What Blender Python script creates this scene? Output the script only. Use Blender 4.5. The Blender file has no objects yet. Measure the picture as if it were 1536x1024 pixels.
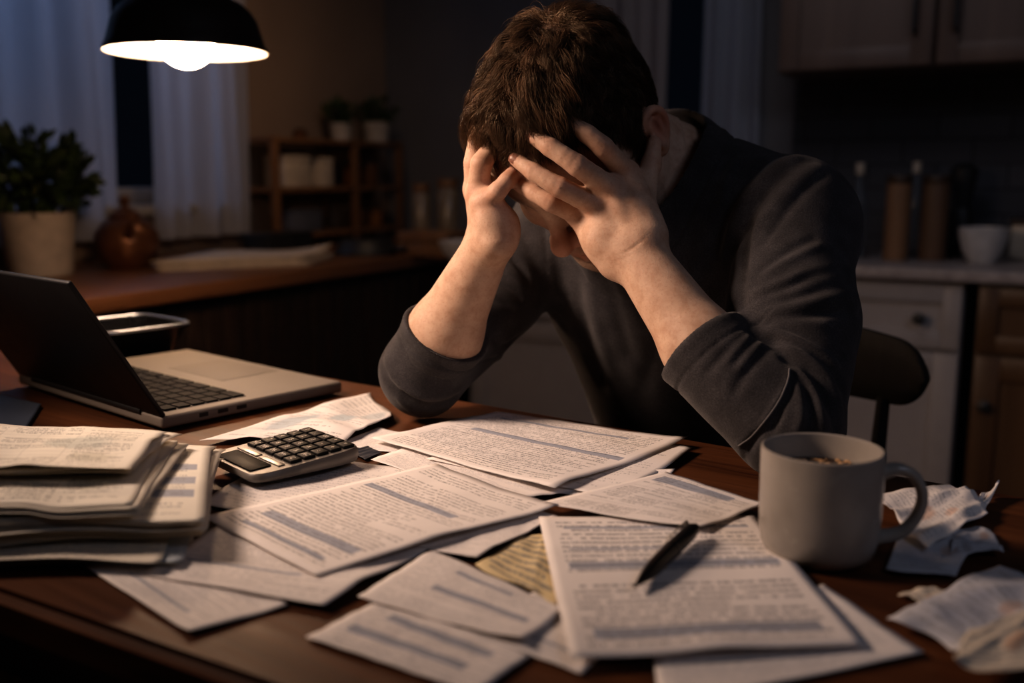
import bpy, bmesh, math, random
import numpy as np
from mathutils import Vector, Matrix

C = bpy.context.scene.collection
PI = math.pi

# ------------------------------------------------------------------ camera model
PITCH = math.radians(9.6)
CP, SP = math.cos(PITCH), math.sin(PITCH)
FPX = 1485.0
CAM = np.array([0.0, 0.0, 1.02])
TABLE_Z = 0.75


def at(u, v, d):
    """world point seen at photo pixel (u, v) at depth d"""
    a, b = (u - 768.0) / FPX, (512.0 - v) / FPX
    return CAM + d * np.array([a, CP + b * SP, -SP + b * CP])


def on_z(u, v, z):
    """world point on the horizontal plane z"""
    a, b = (u - 768.0) / FPX, (512.0 - v) / FPX
    t = (z - CAM[2]) / (-SP + b * CP)
    return CAM + t * np.array([a, CP + b * SP, -SP + b * CP])


def on_y(u, v, y):
    """world point on the vertical plane y"""
    a, b = (u - 768.0) / FPX, (512.0 - v) / FPX
    t = y / (CP + b * SP)
    return CAM + t * np.array([a, CP + b * SP, -SP + b * CP])


def project(P):
    q = np.asarray(P) - CAM
    d = q @ np.array([0, CP, -SP])
    return 768 + FPX * q[..., 0] / d, 512 - FPX * (q @ np.array([0, SP, CP])) / d, d


# ------------------------------------------------------------------ objects
def tag(o, label=None, cat=None, group=None, kind=None):
    if label: o['label'] = label
    if cat: o['category'] = cat
    if group: o['group'] = group
    if kind: o['kind'] = kind
    return o


def thing(name, label, cat, loc=(0, 0, 0), rotz=0.0, group=None):
    o = bpy.data.objects.new(name, None)
    o.empty_display_size = 0.05
    C.objects.link(o)
    o.location = loc
    o.rotation_euler = (0, 0, rotz)
    return tag(o, label, cat, group)


def link_mesh(name, me, mat=None, parent=None):
    o = bpy.data.objects.new(name, me)
    if mat is not None:
        me.materials.append(mat)
    C.objects.link(o)
    if parent is not None:
        o.parent = parent
    return o


def obj(name, bm, mat, parent=None, smooth=True, angle=40):
    me = bpy.data.meshes.new(name)
    bm.normal_update()
    if smooth:
        lim = math.radians(angle)
        for f in bm.faces: f.smooth = True
        for e in bm.edges:
            if len(e.link_faces) == 2 and e.calc_face_angle(0) > lim:
                e.smooth = False
    bm.to_mesh(me)
    bm.free()
    return link_mesh(name, me, mat, parent)


def np_mesh(name, V, F, mat, parent=None, smooth=True):
    me = bpy.data.meshes.new(name)
    V = np.asarray(V, dtype=np.float32)
    F = np.asarray(F, dtype=np.int32)
    me.vertices.add(len(V))
    me.vertices.foreach_set('co', V.ravel())
    n = F.shape[1]
    me.loops.add(F.size)
    me.loops.foreach_set('vertex_index', F.ravel())
    me.polygons.add(len(F))
    me.polygons.foreach_set('loop_start', np.arange(0, F.size, n, dtype=np.int32))
    me.polygons.foreach_set('loop_total', np.full(len(F), n, dtype=np.int32))
    me.update(calc_edges=True)
    me.validate()
    me.polygons.foreach_set('use_smooth', np.full(len(me.polygons), smooth, dtype=bool))
    return link_mesh(name, me, mat, parent)


def struct(name, bm, mat, parent=None, smooth=True):
    o = obj(name, bm, mat, parent, smooth)
    if parent is None: o['kind'] = 'structure'
    return o


# ------------------------------------------------------------------ mesh pieces
def add_box(bm, cx, cy, cz, sx, sy, sz, bevel=0.0, rot=None, seg=2):
    r = bmesh.ops.create_cube(bm, size=1.0)
    vs = r['verts']
    for v in vs:
        v.co = Vector((v.co.x * sx, v.co.y * sy, v.co.z * sz))
    if bevel > 0:
        es = list({e for v in vs for e in v.link_edges})
        rb = bmesh.ops.bevel(bm, geom=es, offset=bevel, segments=seg, affect='EDGES', profile=0.5)
        vs = list({v for f in rb['faces'] for v in f.verts} | {v for v in vs if v.is_valid})
    M = Matrix.Translation((cx, cy, cz))
    if rot is not None: M = M @ rot.to_4x4()
    for v in vs: v.co = M @ v.co
    return vs


def add_lathe(bm, prof, seg=48, loc=(0, 0, 0), M=None):
    """prof: list of (radius, z); closed at ends when the radius is 0"""
    rings = []
    T = Matrix.Translation(loc) @ (M.to_4x4() if M is not None else Matrix.Identity(4))
    for r, z in prof:
        if r < 1e-6:
            rings.append([bm.verts.new(T @ Vector((0, 0, z)))])
        else:
            rings.append([bm.verts.new(T @ Vector((r * math.cos(2 * PI * k / seg), r * math.sin(2 * PI * k / seg), z))) for k in range(seg)])
    for a, b in zip(rings[:-1], rings[1:]):
        for k in range(seg):
            k2 = (k + 1) % seg
            if len(a) == 1 and len(b) == 1: continue
            if len(a) == 1: bm.faces.new((a[0], b[k2], b[k]))
            elif len(b) == 1: bm.faces.new((a[k], a[k2], b[0]))
            else: bm.faces.new((a[k], a[k2], b[k2], b[k]))
    return rings


def add_tube(bm, pts, rad, seg=12, caps=True, flat=None):
    """tube along points; rad float or list; flat = (ratio, axis vector) flattens the section along that axis"""
    pts = [Vector(p) for p in pts]
    n = len(pts)
    if not isinstance(rad, (list, tuple)): rad = [rad] * n
    up = None
    rings = []
    for i, p in enumerate(pts):
        t = (pts[min(i + 1, n - 1)] - pts[max(i - 1, 0)]).normalized()
        if up is None:
            up = Vector((0, 0, 1)) if abs(t.z) < 0.9 else Vector((1, 0, 0))
            if flat: up = Vector(flat[1])
        x = up - t * up.dot(t)
        x.normalize()
        up = x
        y = t.cross(x)
        fr = flat[0] if flat else 1.0
        rings.append([bm.verts.new(p + (x * math.cos(2 * PI * k / seg) * fr + y * math.sin(2 * PI * k / seg)) * rad[i]) for k in range(seg)])
    for a, b in zip(rings[:-1], rings[1:]):
        for k in range(seg):
            bm.faces.new((a[k], a[(k + 1) % seg], b[(k + 1) % seg], b[k]))
    if caps:
        bm.faces.new(rings[0][::-1])
        bm.faces.new(rings[-1])
    return rings


def spline(pts, n):
    """Catmull-Rom through pts, n samples"""
    P = np.asarray(pts, float)
    P = np.vstack([2 * P[0] - P[1], P, 2 * P[-1] - P[-2]])
    m = len(P) - 3
    out = []
    for s in np.linspace(0, m - 1e-9, n):
        i = int(s); t = s - i
        a, b, c, d = P[i], P[i + 1], P[i + 2], P[i + 3]
        out.append(0.5 * ((2 * b) + (c - a) * t + (2 * a - 5 * b + 4 * c - d) * t * t + (3 * b - a - 3 * c + d) * t ** 3))
    return np.array(out)


def recalc(bm):
    bmesh.ops.recalc_face_normals(bm, faces=bm.faces[:])
    return bm


# ------------------------------------------------------------------ node materials
class N:
    """tiny expression builder for shader maths"""
    def __init__(s, nt, sock): s.nt, s.s = nt, sock
    def _op(s, op, *a):
        n = s.nt.nodes.new('ShaderNodeMath'); n.operation = op
        for i, x in enumerate((s,) + a):
            if isinstance(x, N): s.nt.links.new(x.s, n.inputs[i])
            else: n.inputs[i].default_value = float(x)
        return N(s.nt, n.outputs[0])
    def __add__(s, o): return s._op('ADD', o)
    __radd__ = __add__
    def __sub__(s, o): return s._op('SUBTRACT', o)
    def __rsub__(s, o): return (s * -1.0) + o
    def __mul__(s, o): return s._op('MULTIPLY', o)
    __rmul__ = __mul__
    def __truediv__(s, o): return s._op('DIVIDE', o)
    def gt(s, o): return s._op('GREATER_THAN', o)
    def lt(s, o): return s._op('LESS_THAN', o)
    def floor(s): return s._op('FLOOR')
    def frac(s): return s._op('FRACT')
    def abs(s): return s._op('ABSOLUTE')
    def max(s, o): return s._op('MAXIMUM', o)
    def min(s, o): return s._op('MINIMUM', o)
    def sin(s): return s._op('SINE')
    def pow(s, o): return s._op('POWER', o)
    def ss(s, a, b):
        n = s.nt.nodes.new('ShaderNodeMapRange'); n.interpolation_type = 'SMOOTHSTEP'
        s.nt.links.new(s.s, n.inputs[0])
        n.inputs[1].default_value = a; n.inputs[2].default_value = b
        return N(s.nt, n.outputs[0])


class Mat:
    def __init__(self, name, rough=0.5, color=(0.5, 0.5, 0.5), spec=0.5, metal=0.0):
        m = bpy.data.materials.new(name)
        m.use_nodes = True
        self.m, self.nt = m, m.node_tree
        self.b = self.nt.nodes['Principled BSDF']
        self.set('Base Color', (*color, 1)); self.set('Roughness', rough)
        self.set('Specular IOR Level', spec); self.set('Metallic', metal)
    def set(self, k, v):
        i = self.b.inputs[k]
        if isinstance(v, N): self.nt.links.new(v.s, i)
        elif hasattr(v, 'is_output'): self.nt.links.new(v, i)
        else: i.default_value = v
        return self
    def node(self, t, **kw):
        n = self.nt.nodes.new(t)
        for k, v in kw.items(): setattr(n, k, v)
        return n
    def link(self, a, b): self.nt.links.new(a.s if isinstance(a, N) else a, b)
    def coord(self, which='Object', scale=(1, 1, 1), rot=(0, 0, 0), loc=(0, 0, 0)):
        tc = self.node('ShaderNodeTexCoord'); mp = self.node('ShaderNodeMapping')
        self.link(tc.outputs[which], mp.inputs['Vector'])
        mp.inputs['Scale'].default_value = scale; mp.inputs['Rotation'].default_value = rot; mp.inputs['Location'].default_value = loc
        return mp.outputs['Vector']
    def xyz(self, vec):
        n = self.node('ShaderNodeSeparateXYZ'); self.link(vec, n.inputs[0])
        return [N(self.nt, n.outputs[i]) for i in range(3)]
    def vec(self, x, y, z=0.0):
        n = self.node('ShaderNodeCombineXYZ')
        for i, q in enumerate((x, y, z)):
            if isinstance(q, N): self.link(q, n.inputs[i])
            else: n.inputs[i].default_value = q
        return n.outputs[0]
    def noise(self, vec, scale=5, detail=3, rough=0.5, dist=0.0):
        n = self.node('ShaderNodeTexNoise')
        self.link(vec, n.inputs['Vector'])
        n.inputs['Scale'].default_value = scale; n.inputs['Detail'].default_value = detail
        n.inputs['Roughness'].default_value = rough; n.inputs['Distortion'].default_value = dist
        return N(self.nt, n.outputs['Fac'])
    def white(self, vec):
        n = self.node('ShaderNodeTexWhiteNoise', noise_dimensions='3D'); self.link(vec, n.inputs['Vector'])
        return N(self.nt, n.outputs['Value'])
    def ramp(self, fac, stops):
        n = self.node('ShaderNodeValToRGB')
        cr = n.color_ramp
        while len(cr.elements) < len(stops): cr.elements.new(0.5)
        for e, (p, c) in zip(cr.elements, stops):
            e.position = p; e.color = (*c, 1) if len(c) == 3 else c
        self.link(fac, n.inputs[0])
        return n.outputs[0]
    def mix(self, fac, a, b, mode='MIX'):
        n = self.node('ShaderNodeMix', data_type='RGBA', blend_type=mode)
        for i, q in ((0, fac), (6, a), (7, b)):
            if isinstance(q, N): self.link(q, n.inputs[i])
            elif hasattr(q, 'is_output'): self.link(q, n.inputs[i])
            else: n.inputs[i].default_value = q if i == 0 else (*q, 1)
        return n.outputs[2]
    def bump(self, h, strength=0.3, dist=0.001, prev=None):
        n = self.node('ShaderNodeBump')
        n.inputs['Strength'].default_value = strength; n.inputs['Distance'].default_value = dist
        self.link(h, n.inputs['Height'])
        if prev is not None: self.link(prev, n.inputs['Normal'])
        self.set('Normal', n.outputs[0])
        return n.outputs[0]


def plain(name, color, rough=0.5, spec=0.5, metal=0.0, var=0.12, scale=30.0, bump=0.0):
    """solid colour with a little mottling"""
    k = Mat(name, rough, color, spec, metal)
    f = k.noise(k.coord(), scale, 4)
    lo = tuple(c * (1 - var) for c in color); hi = tuple(min(1, c * (1 + var)) for c in color)
    k.set('Base Color', k.ramp(f, [(0.3, lo), (0.7, hi)]))
    k.set('Roughness', f * 0.15 + (rough - 0.07))
    if bump: k.bump(f, bump, 0.002)
    return k.m


def wood(name, dark, light, axis=0, scale=1.0, rough=0.4, coord='Object', bump=0.08):
    k = Mat(name, rough)
    s = [22 * scale] * 3; s[axis] = 1.6 * scale
    v = k.coord(coord, tuple(s))
    f = k.noise(v, 1.0, 6, 0.6, 0.6)
    s2 = [160 * scale] * 3; s2[axis] = 5 * scale
    g = k.noise(k.coord(coord, tuple(s2)), 1.0, 3)
    h = f * 0.75 + g * 0.25
    mid = tuple((a + b) / 2 for a, b in zip(dark, light))
    k.set('Base Color', k.ramp(h, [(0.3, dark), (0.52, mid), (0.72, light)]))
    k.set('Roughness', g * 0.25 + (rough - 0.12))
    k.bump(h, bump, 0.002)
    return k.m


# ------------------------------------------------------------------ implicit surfaces (bodies, cloth, fruit-like shapes)
def smin(a, b, k):
    if k <= 0: return np.minimum(a, b)
    h = np.maximum(k - np.abs(a - b), 0.0) / k
    return np.minimum(a, b) - h * h * k * 0.25


def smax(a, b, k): return -smin(-a, -b, k)


class Cone:
    """capsule whose radius changes from ra to rb; sq=(axis, factor) flattens the section along axis"""
    def __init__(s, a, b, ra, rb=None, sq=None):
        s.a, s.b = np.asarray(a, float), np.asarray(b, float)
        s.ra, s.rb = ra, ra if rb is None else rb
        s.sq = None
        m = max(s.ra, s.rb)
        if sq is not None:
            ax = np.asarray(sq[0], float); s.sq = (ax / np.linalg.norm(ax), sq[1])
            m = m * max(1.0, 1 / sq[1])
        s.lo, s.hi = np.minimum(s.a, s.b) - m, np.maximum(s.a, s.b) + m
    def __call__(s, x, y, z):
        ab = s.b - s.a
        px, py, pz = x - s.a[0], y - s.a[1], z - s.a[2]
        L = max(float(ab @ ab), 1e-12)
        t = np.clip((px * ab[0] + py * ab[1] + pz * ab[2]) / L, 0, 1)
        qx, qy, qz = px - t * ab[0], py - t * ab[1], pz - t * ab[2]
        r = s.ra + t * (s.rb - s.ra)
        d2 = qx * qx + qy * qy + qz * qz
        if s.sq is not None:
            ax, k = s.sq
            w = qx * ax[0] + qy * ax[1] + qz * ax[2]
            d2 = d2 + w * w * (k * k - 1)
        return np.sqrt(d2) - r


class Ell:
    def __init__(s, c, r, M=None):
        s.c, s.r = np.asarray(c, float), np.asarray(r, float)
        s.M = np.eye(3) if M is None else np.asarray(M, float)   # columns = axes
        e = np.sqrt(((s.M * s.r) ** 2).sum(1))
        s.lo, s.hi = s.c - e, s.c + e
    def __call__(s, x, y, z):
        px, py, pz = x - s.c[0], y - s.c[1], z - s.c[2]
        k0 = k1 = 0
        for i in range(3):
            q = px * s.M[0, i] + py * s.M[1, i] + pz * s.M[2, i]
            k0 = k0 + (q / s.r[i]) ** 2
            k1 = k1 + (q / s.r[i] ** 2) ** 2
        k0 = np.sqrt(k0); k1 = np.sqrt(k1) + 1e-9
        return k0 * (k0 - 1) / k1


class Half:
    """half space: negative on the side n points away from"""
    def __init__(s, p, n, lo, hi):
        s.p, s.n = np.asarray(p, float), np.asarray(n, float) / np.linalg.norm(n)
        s.lo, s.hi = np.asarray(lo, float), np.asarray(hi, float)
    def __call__(s, x, y, z):
        return (x - s.p[0]) * s.n[0] + (y - s.p[1]) * s.n[1] + (z - s.p[2]) * s.n[2]


class Combo:
    """prims joined by smooth union / subtraction, usable as one prim"""
    def __init__(s, items): s.items = items; s.lo = np.min([p.lo for o, p, k in items if o == '+'], axis=0); s.hi = np.max([p.hi for o, p, k in items if o == '+'], axis=0)
    def __call__(s, x, y, z):
        F = None
        for o, p, k in s.items:
            d = p(x, y, z)
            F = d if F is None else (smin(F, d, k) if o == '+' else smax(F, -d, k))
        return F
    def trace(s, u, v, lim=(0.5, 1.6)):
        """depth at which the sight line of photo pixel (u, v) first meets the surface"""
        d = lim[0]
        for _ in range(200):
            q = at(u, v, d)
            f = float(s(*q))
            if f < 2e-4: return d
            d += max(f * 0.7, 1e-4)
            if d > lim[1]: return None
        return d


class Grid:
    def __init__(s, lo, hi, h):
        s.h = h
        s.i0 = np.floor(np.asarray(lo) / h).astype(int)
        s.n = np.ceil(np.asarray(hi) / h).astype(int) - s.i0 + 1
        s.F = np.full(s.n, 0.05, dtype=np.float32)
    def _sl(s, lo, hi):
        a = np.maximum(np.floor(lo / s.h).astype(int) - s.i0, 0)
        b = np.minimum(np.ceil(hi / s.h).astype(int) - s.i0 + 1, s.n)
        if np.any(b <= a): return None
        x = ((np.arange(a[0], b[0]) + s.i0[0]) * s.h).astype(np.float32)[:, None, None]
        y = ((np.arange(a[1], b[1]) + s.i0[1]) * s.h).astype(np.float32)[None, :, None]
        z = ((np.arange(a[2], b[2]) + s.i0[2]) * s.h).astype(np.float32)[None, None, :]
        return (slice(a[0], b[0]), slice(a[1], b[1]), slice(a[2], b[2])), x, y, z
    def op(s, o, p, k=0.0):
        m = k + 3 * s.h + 0.004
        r = s._sl(p.lo - m, p.hi + m)
        if r is None: return
        sl, x, y, z = r
        d = p(x, y, z)
        s.F[sl] = smin(s.F[sl], d, k) if o == '+' else smax(s.F[sl], -d, k)
    def add(s, items):
        for o, p, k in items: s.op(o, p, k)
        return s
    def merge(s, g, k=0.0):
        a = g.i0 - s.i0
        sl = tuple(slice(a[i], a[i] + g.n[i]) for i in range(3))
        s.F[sl] = smin(s.F[sl], g.F, k)
    def mesh(s, smooth=2):
        F = s.F
        S = F < 0
        nx, ny, nz = F.shape
        any_ = S[:-1, :-1, :-1].copy(); all_ = any_.copy()
        for dx in (0, 1):
            for dy in (0, 1):
                for dz in (0, 1):
                    q = S[dx:nx - 1 + dx, dy:ny - 1 + dy, dz:nz - 1 + dz]
                    any_ |= q; all_ &= q
        act = any_ & ~all_
        idx = np.argwhere(act)
        num = np.full(act.shape, -1, dtype=np.int32)
        num[act] = np.arange(len(idx), dtype=np.int32)
        corners = [(0, 0, 0), (1, 0, 0), (0, 1, 0), (1, 1, 0), (0, 0, 1), (1, 0, 1), (0, 1, 1), (1, 1, 1)]
        val = {c: F[idx[:, 0] + c[0], idx[:, 1] + c[1], idx[:, 2] + c[2]] for c in corners}
        acc = np.zeros((len(idx), 3)); cnt = np.zeros(len(idx))
        for i, a in enumerate(corners):
            for b in corners[i + 1:]:
                if sum(abs(a[j] - b[j]) for j in range(3)) != 1: continue
                fa, fb = val[a], val[b]
                m = (fa < 0) != (fb < 0)
                t = np.where(m, fa / np.where(m, fa - fb, 1), 0)
                for j in range(3):
                    acc[:, j] += np.where(m, a[j] + t * (b[j] - a[j]), 0)
                cnt += m
        V = (idx + s.i0 + acc / cnt[:, None]) * s.h
        Q = []
        for ax in range(3):
            b, c = (ax + 1) % 3, (ax + 2) % 3
            sa = [slice(1, -1)] * 3; sb = [slice(1, -1)] * 3
            sa[ax] = slice(0, -1); sb[ax] = slice(1, None)
            A, B = S[tuple(sa)], S[tuple(sb)]
            e = np.argwhere(A != B)
            flip = A[e[:, 0], e[:, 1], e[:, 2]]
            e = e + 1; e[:, ax] -= 1
            def cell(ob, oc):
                k = e.copy(); k[:, b] += ob; k[:, c] += oc
                return num[k[:, 0], k[:, 1], k[:, 2]]
            q = np.stack([cell(-1, -1), cell(0, -1), cell(0, 0), cell(-1, 0)], 1)
            q[~flip] = q[~flip][:, ::-1]
            Q.append(q)
        Q = np.vstack(Q)
        Q = Q[(Q >= 0).all(1)]
        V = relax(V, Q, smooth)
        return V, Q


def relax(V, Q, n, lam=0.5, mu=-0.52):
    E = np.vstack([Q[:, [i, (i + 1) % 4]] for i in range(4)])
    E = np.vstack([E, E[:, ::-1]])
    cnt = np.maximum(np.bincount(E[:, 0], minlength=len(V)), 1)
    def lap(V): return np.stack([np.bincount(E[:, 0], V[E[:, 1], j], minlength=len(V)) for j in range(3)], 1) / cnt[:, None] - V
    for _ in range(n):
        V = V + lam * lap(V)
        V = V + mu * lap(V)
    return V


def vnormals(V, Q):
    n = np.cross(V[Q[:, 2]] - V[Q[:, 0]], V[Q[:, 3]] - V[Q[:, 1]])
    out = np.stack([sum(np.bincount(Q[:, i], n[:, j], minlength=len(V)) for i in range(4)) for j in range(3)], 1)
    return out / (np.linalg.norm(out, axis=1, keepdims=True) + 1e-12)


def seg_dist(V, P):
    """distance of each V to polyline P, and the parameter 0..1 along it"""
    best = np.full(len(V), 1e9); par = np.zeros(len(V))
    n = len(P) - 1
    for i in range(n):
        ab = P[i + 1] - P[i]
        t = np.clip(((V - P[i]) @ ab) / max(ab @ ab, 1e-12), 0, 1)
        d = np.linalg.norm(V - P[i] - t[:, None] * ab, axis=1)
        m = d < best
        best[m] = d[m]; par[m] = (i + t[m]) / n
    return best, par
# ================================================================== THE MAN
def Rz(y): return np.array([[math.cos(y), -math.sin(y), 0], [math.sin(y), math.cos(y), 0], [0, 0, 1]])


def head_frame(yaw, pitch, roll):
    L, F, U = np.array([1., 0, 0]), np.array([0, -1., 0]), np.array([0, 0, 1.])
    F1 = F * math.cos(pitch) - U * math.sin(pitch); U1 = U * math.cos(pitch) + F * math.sin(pitch)
    L2 = L * math.cos(roll) + U1 * math.sin(roll); U2 = U1 * math.cos(roll) - L * math.sin(roll)
    return Rz(yaw) @ np.stack([L2, F1, U2], 1)


HM = head_frame(math.radians(-31.1), math.radians(50.9), math.radians(9.6))
HO = at(863.7, 200.4, 1.04)
def hp(l, f, u): return HO + HM @ np.array([l, f, u], float)
def hloc(P): return (np.asarray(P) - HO) @ HM
HL, HF, HU = HM[:, 0], HM[:, 1], HM[:, 2]
E3 = lambda l, f, u, r: Ell(hp(l, f, u), r, HM)
K2 = lambda a, b, ra, rb=None, sq=None: Cone(hp(*a), hp(*b), ra, rb, sq)


def head_items():
    I = [('+', E3(0, -.010, .014, (.079, .103, .096)), 0),
         ('+', E3(0, .036, .018, (.064, .062, .062)), .02),
         ('+', E3(0, .036, -.05, (.060, .056, .075)), .03),
         ('+', E3(0, .03, -.085, (.050, .055, .040)), .03)]
    for s in (-1, 1):
        I += [('+', K2((s * .052, .0, -.075), (s * .02, .072, -.110), .017, .015), .025),
              ('+', E3(s * .045, .060, -.036, (.019, .020, .017)), .02),
              ('+', K2((s * .004, .089, .006), (s * .040, .074, .012), .0085, .007), .016)]
    I += [('+', E3(0, .080, -.112, (.020, .016, .016)), .018)]
    for s in (-1, 1):
        I += [('-', E3(s * .031, .101, -.012, (.017, .014, .012)), .014),
              ('+', E3(s * .031, .076, -.013, (.0135, .0135, .0125)), .004),
              ('+', K2((s * .020, .0865, -.0165), (s * .042, .0815, -.0155), .0022, .0018), .003)]
    I += [('+', K2((0, .090, .0), (0, .113, -.038), .0075, .0085), .012),
          ('+', E3(0, .1145, -.0415, (.0125, .0125, .0115)), .007)]
    for s in (-1, 1):
        I += [('+', E3(s * .0135, .102, -.0455, (.0085, .011, .0085)), .006),
              ('-', E3(s * .0068, .107, -.0555, (.0042, .0065, .005)), .003)]
    I += [('+', E3(0, .085, -.076, (.030, .014, .022)), .012),
          ('+', K2((-.020, .0915, -.075), (0, .0990, -.0715), .0035, .0052), .004),
          ('+', K2((.020, .0915, -.075), (0, .0990, -.0715), .0035, .0052), .004),
          ('+', K2((-.017, .0905, -.083), (0, .0965, -.0845), .0035, .0066), .004),
          ('+', K2((.017, .0905, -.083), (0, .0965, -.0845), .0035, .0066), .004),
          ('-', K2((-.022, .0965, -.0780), (0, .1055, -.0775), .0016), .002),
          ('-', K2((.022, .0965, -.0780), (0, .1055, -.0775), .0016), .002),
          ('-', K2((-.012, .094, -.0945), (.012, .094, -.0945), .003), .010)]
    # ears
    for s in (-1, 1):
        hel = spline([(s * .076, .000, -.024), (s * .079, .003, -.008), (s * .083, -.003, .001), (s * .087, -.014, .002),
                      (s * .089, -.023, -.009), (s * .087, -.025, -.024), (s * .083, -.019, -.039), (s * .079, -.009, -.049), (s * .076, -.002, -.048)], 22)
        I += [('+', Ell(hp(s * .0795, -.011, -.021), (.0075, .0175, .027), HM @ Rz(-s * .42)), .006)]
        for a, b in zip(hel[:-1], hel[1:]): I.append(('+', K2(a, b, .0042), .002))
        I += [('+', E3(s * .078, -.008, -.046, (.0055, .008, .008)), .005),
              ('-', Ell(hp(s * .0895, -.009, -.022), (.0075, .009, .016), HM @ Rz(-s * .42)), .004),
              ('+', K2((s * .0855, -.018, -.010), (s * .083, -.015, -.034), .0028), .004),
              ('+', E3(s * .0795, .004, -.027, (.005, .004, .007)), .004)]
    return I


HEAD = Combo(head_items())


def oh(u, v, off, dflt=1.03):
    d = HEAD.trace(u, v)
    return at(u, v, (dflt if d is None else d) - off)


def chain(pts, rads, k=.004):
    I = []
    for i in range(len(pts) - 1):
        I.append(('+', Cone(pts[i], pts[i + 1], rads[i], rads[i + 1]), k if I else 0))
    return I


# ---- left hand (image right): back of the hand to the camera, fingers spread over the brow
LW = at(948, 371, .955)
l_fing = {
    'little': ([oh(868, 322, .026), oh(827, 304, .020), oh(801, 290, .012), oh(777, 277.5, .007)], [.0100, .0084, .0073, .0058]),
    'ring':   ([oh(897, 309, .031), oh(840, 281, .024), oh(801, 258, .013), oh(773, 239, .007)], [.0112, .0093, .0080, .0064]),
    'middle': ([oh(917, 284, .030), oh(866, 248, .023), oh(826, 221, .013), oh(796, 202.5, .007)], [.0115, .0097, .0084, .0067]),
    'index':  ([oh(940, 260, .026), oh(905, 221, .020), oh(881, 201, .012), oh(854, 182, .006)], [.0110, .0094, .0082, .0064]),
}
l_thumb = ([at(960, 325, .968), at(967, 284, .978), at(977, 246, .985), at(981, 215, .992)], [.0150, .0115, .0098, .0075])


def hand_items(W, fing, thumb, acr, wr, palm_n, heel):
    """W wrist centre, acr unit vector little side -> index side, palm_n unit vector out of the back of the hand"""
    I = []
    order = ['little', 'ring', 'middle', 'index']
    for j, nme in enumerate(order):
        m = fing[nme][0][0]
        base = W + acr * (j - 1.5) * wr * .52
        mid = base * .45 + m * .55
        I.append(('+', Cone(base, mid, wr * .74, .0128), .012 if I else 0))
        I.append(('+', Cone(mid, m, .0128, fing[nme][1][0] * 1.02), .010))
        # palm side pad
        I.append(('+', Cone(base - palm_n * .006, m - palm_n * .008, .012, .0105), .012))
    for p, r in heel: I.append(('+', Ell(p, (r, r, r)), .014))
    for j, nme in enumerate(order):                                  # tendons
        m = fing[nme][0][0]
        I.append(('+', Cone(W + acr * (j - 1.5) * wr * .35 + palm_n * (wr * .60), m + palm_n * fing[nme][1][0] * .55, .0025, .0032), .008))
        I.append(('+', Ell(m + palm_n * .0022, (.0095, .0095, .0095)), .007))   # knuckle
    for nme in order:
        P, R = fing[nme]
        Ps = spline(P, 13); Rs = list(np.interp(np.linspace(0, 3, 13), range(4), R))
        f = Combo(chain(list(Ps * .55 + np.array([np.asarray(P[min(2, int(t))]) * (1 - (t - min(2, int(t)))) + np.asarray(P[min(2, int(t)) + 1]) * (t - min(2, int(t))) for t in np.linspace(0, 3, 13)]) * .45), Rs, .002))
        I.append(('+', f, .0045))
        for i in (1, 2):
            I.append(('+', Ell(P[i] - palm_n * .0004, (R[i] * .97,) * 3), .004))
    P, R = thumb
    I.append(('+', Combo(chain(P, R, .004)), .009))
    return I


def unit(v): return np.asarray(v) / np.linalg.norm(v)


l_acr = unit(l_fing['index'][0][0] - l_fing['little'][0][0])
l_fwd = unit(l_fing['middle'][0][0] - LW)
l_n = unit(np.cross(l_acr, l_fwd)); l_n = l_n if l_n[1] < 0 else -l_n
l_heel = [(at(905, 362, .957), .0185), (at(962, 335, .965), .0165)]
LHAND = Combo(hand_items(LW, l_fing, l_thumb, l_acr, .0255, l_n, l_heel))

# ---- right hand (image left): seen on its little-finger edge, fingers pushed into the hair
RW = at(738, 356, 1.0)
r_fing = {
    'little': ([at(726, 304, .983), at(746, 287, .970), at(760, 271, .970), at(771, 257, .974)], [.0100, .0085, .0074, .0060]),
    'ring':   ([at(717, 290, .995), at(722, 246, .983), at(741, 221, .988), at(760, 203, .996)], [.0108, .0102, .0090, .0070]),
    'middle': ([at(714, 284, 1.012), at(711, 246, 1.004), at(716, 214, 1.008), at(727, 185, 1.018)], [.0110, .0100, .0090, .0072]),
    'index':  ([at(718, 280, 1.034), at(714, 246, 1.030), at(722, 212, 1.034), at(736, 184, 1.04)], [.0112, .0098, .0085, .0066]),
}
r_thumb = ([at(742, 330, 1.02), at(738, 295, 1.045), at(735, 262, 1.065), at(738, 235, 1.075)], [.0150, .0115, .0098, .0075])
r_acr = unit(r_fing['index'][0][0] - r_fing['little'][0][0])
r_n = unit(np.cross(r_acr, unit(r_fing['middle'][0][0] - RW))); r_n = r_n if r_n[0] < 0 else -r_n
r_heel = [(at(754, 334, .992), .0150), (at(749, 348, .994), .0160)]
RHAND = Combo(hand_items(RW, r_fing, r_thumb, r_acr, .0235, r_n, r_heel))

# ---- arms
LE, RE = np.array([.245, .850, .801]), np.array([-.098, 1.070, .804])
LS, RS = np.array([.286, 1.018, .968]), np.array([.072, 1.215, .965])
LF = at(1053, 521, .913)                # mid forearm
RF = at(667, 500, 1.06)
NB = np.array([.165, 1.150, 1.020])     # base of the neck
BL = unit(LS - RS)                      # his left
BF = unit(np.cross(BL, [0, 0, 1]))      # his front
if BF[1] > 0: BF = -BF
MS = (LS + RS) / 2
DN = unit(np.array([.24, .40, -.87]))
HIP = MS + DN * .47
BM = np.stack([BL, np.cross(DN, BL), DN], 1)


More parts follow.
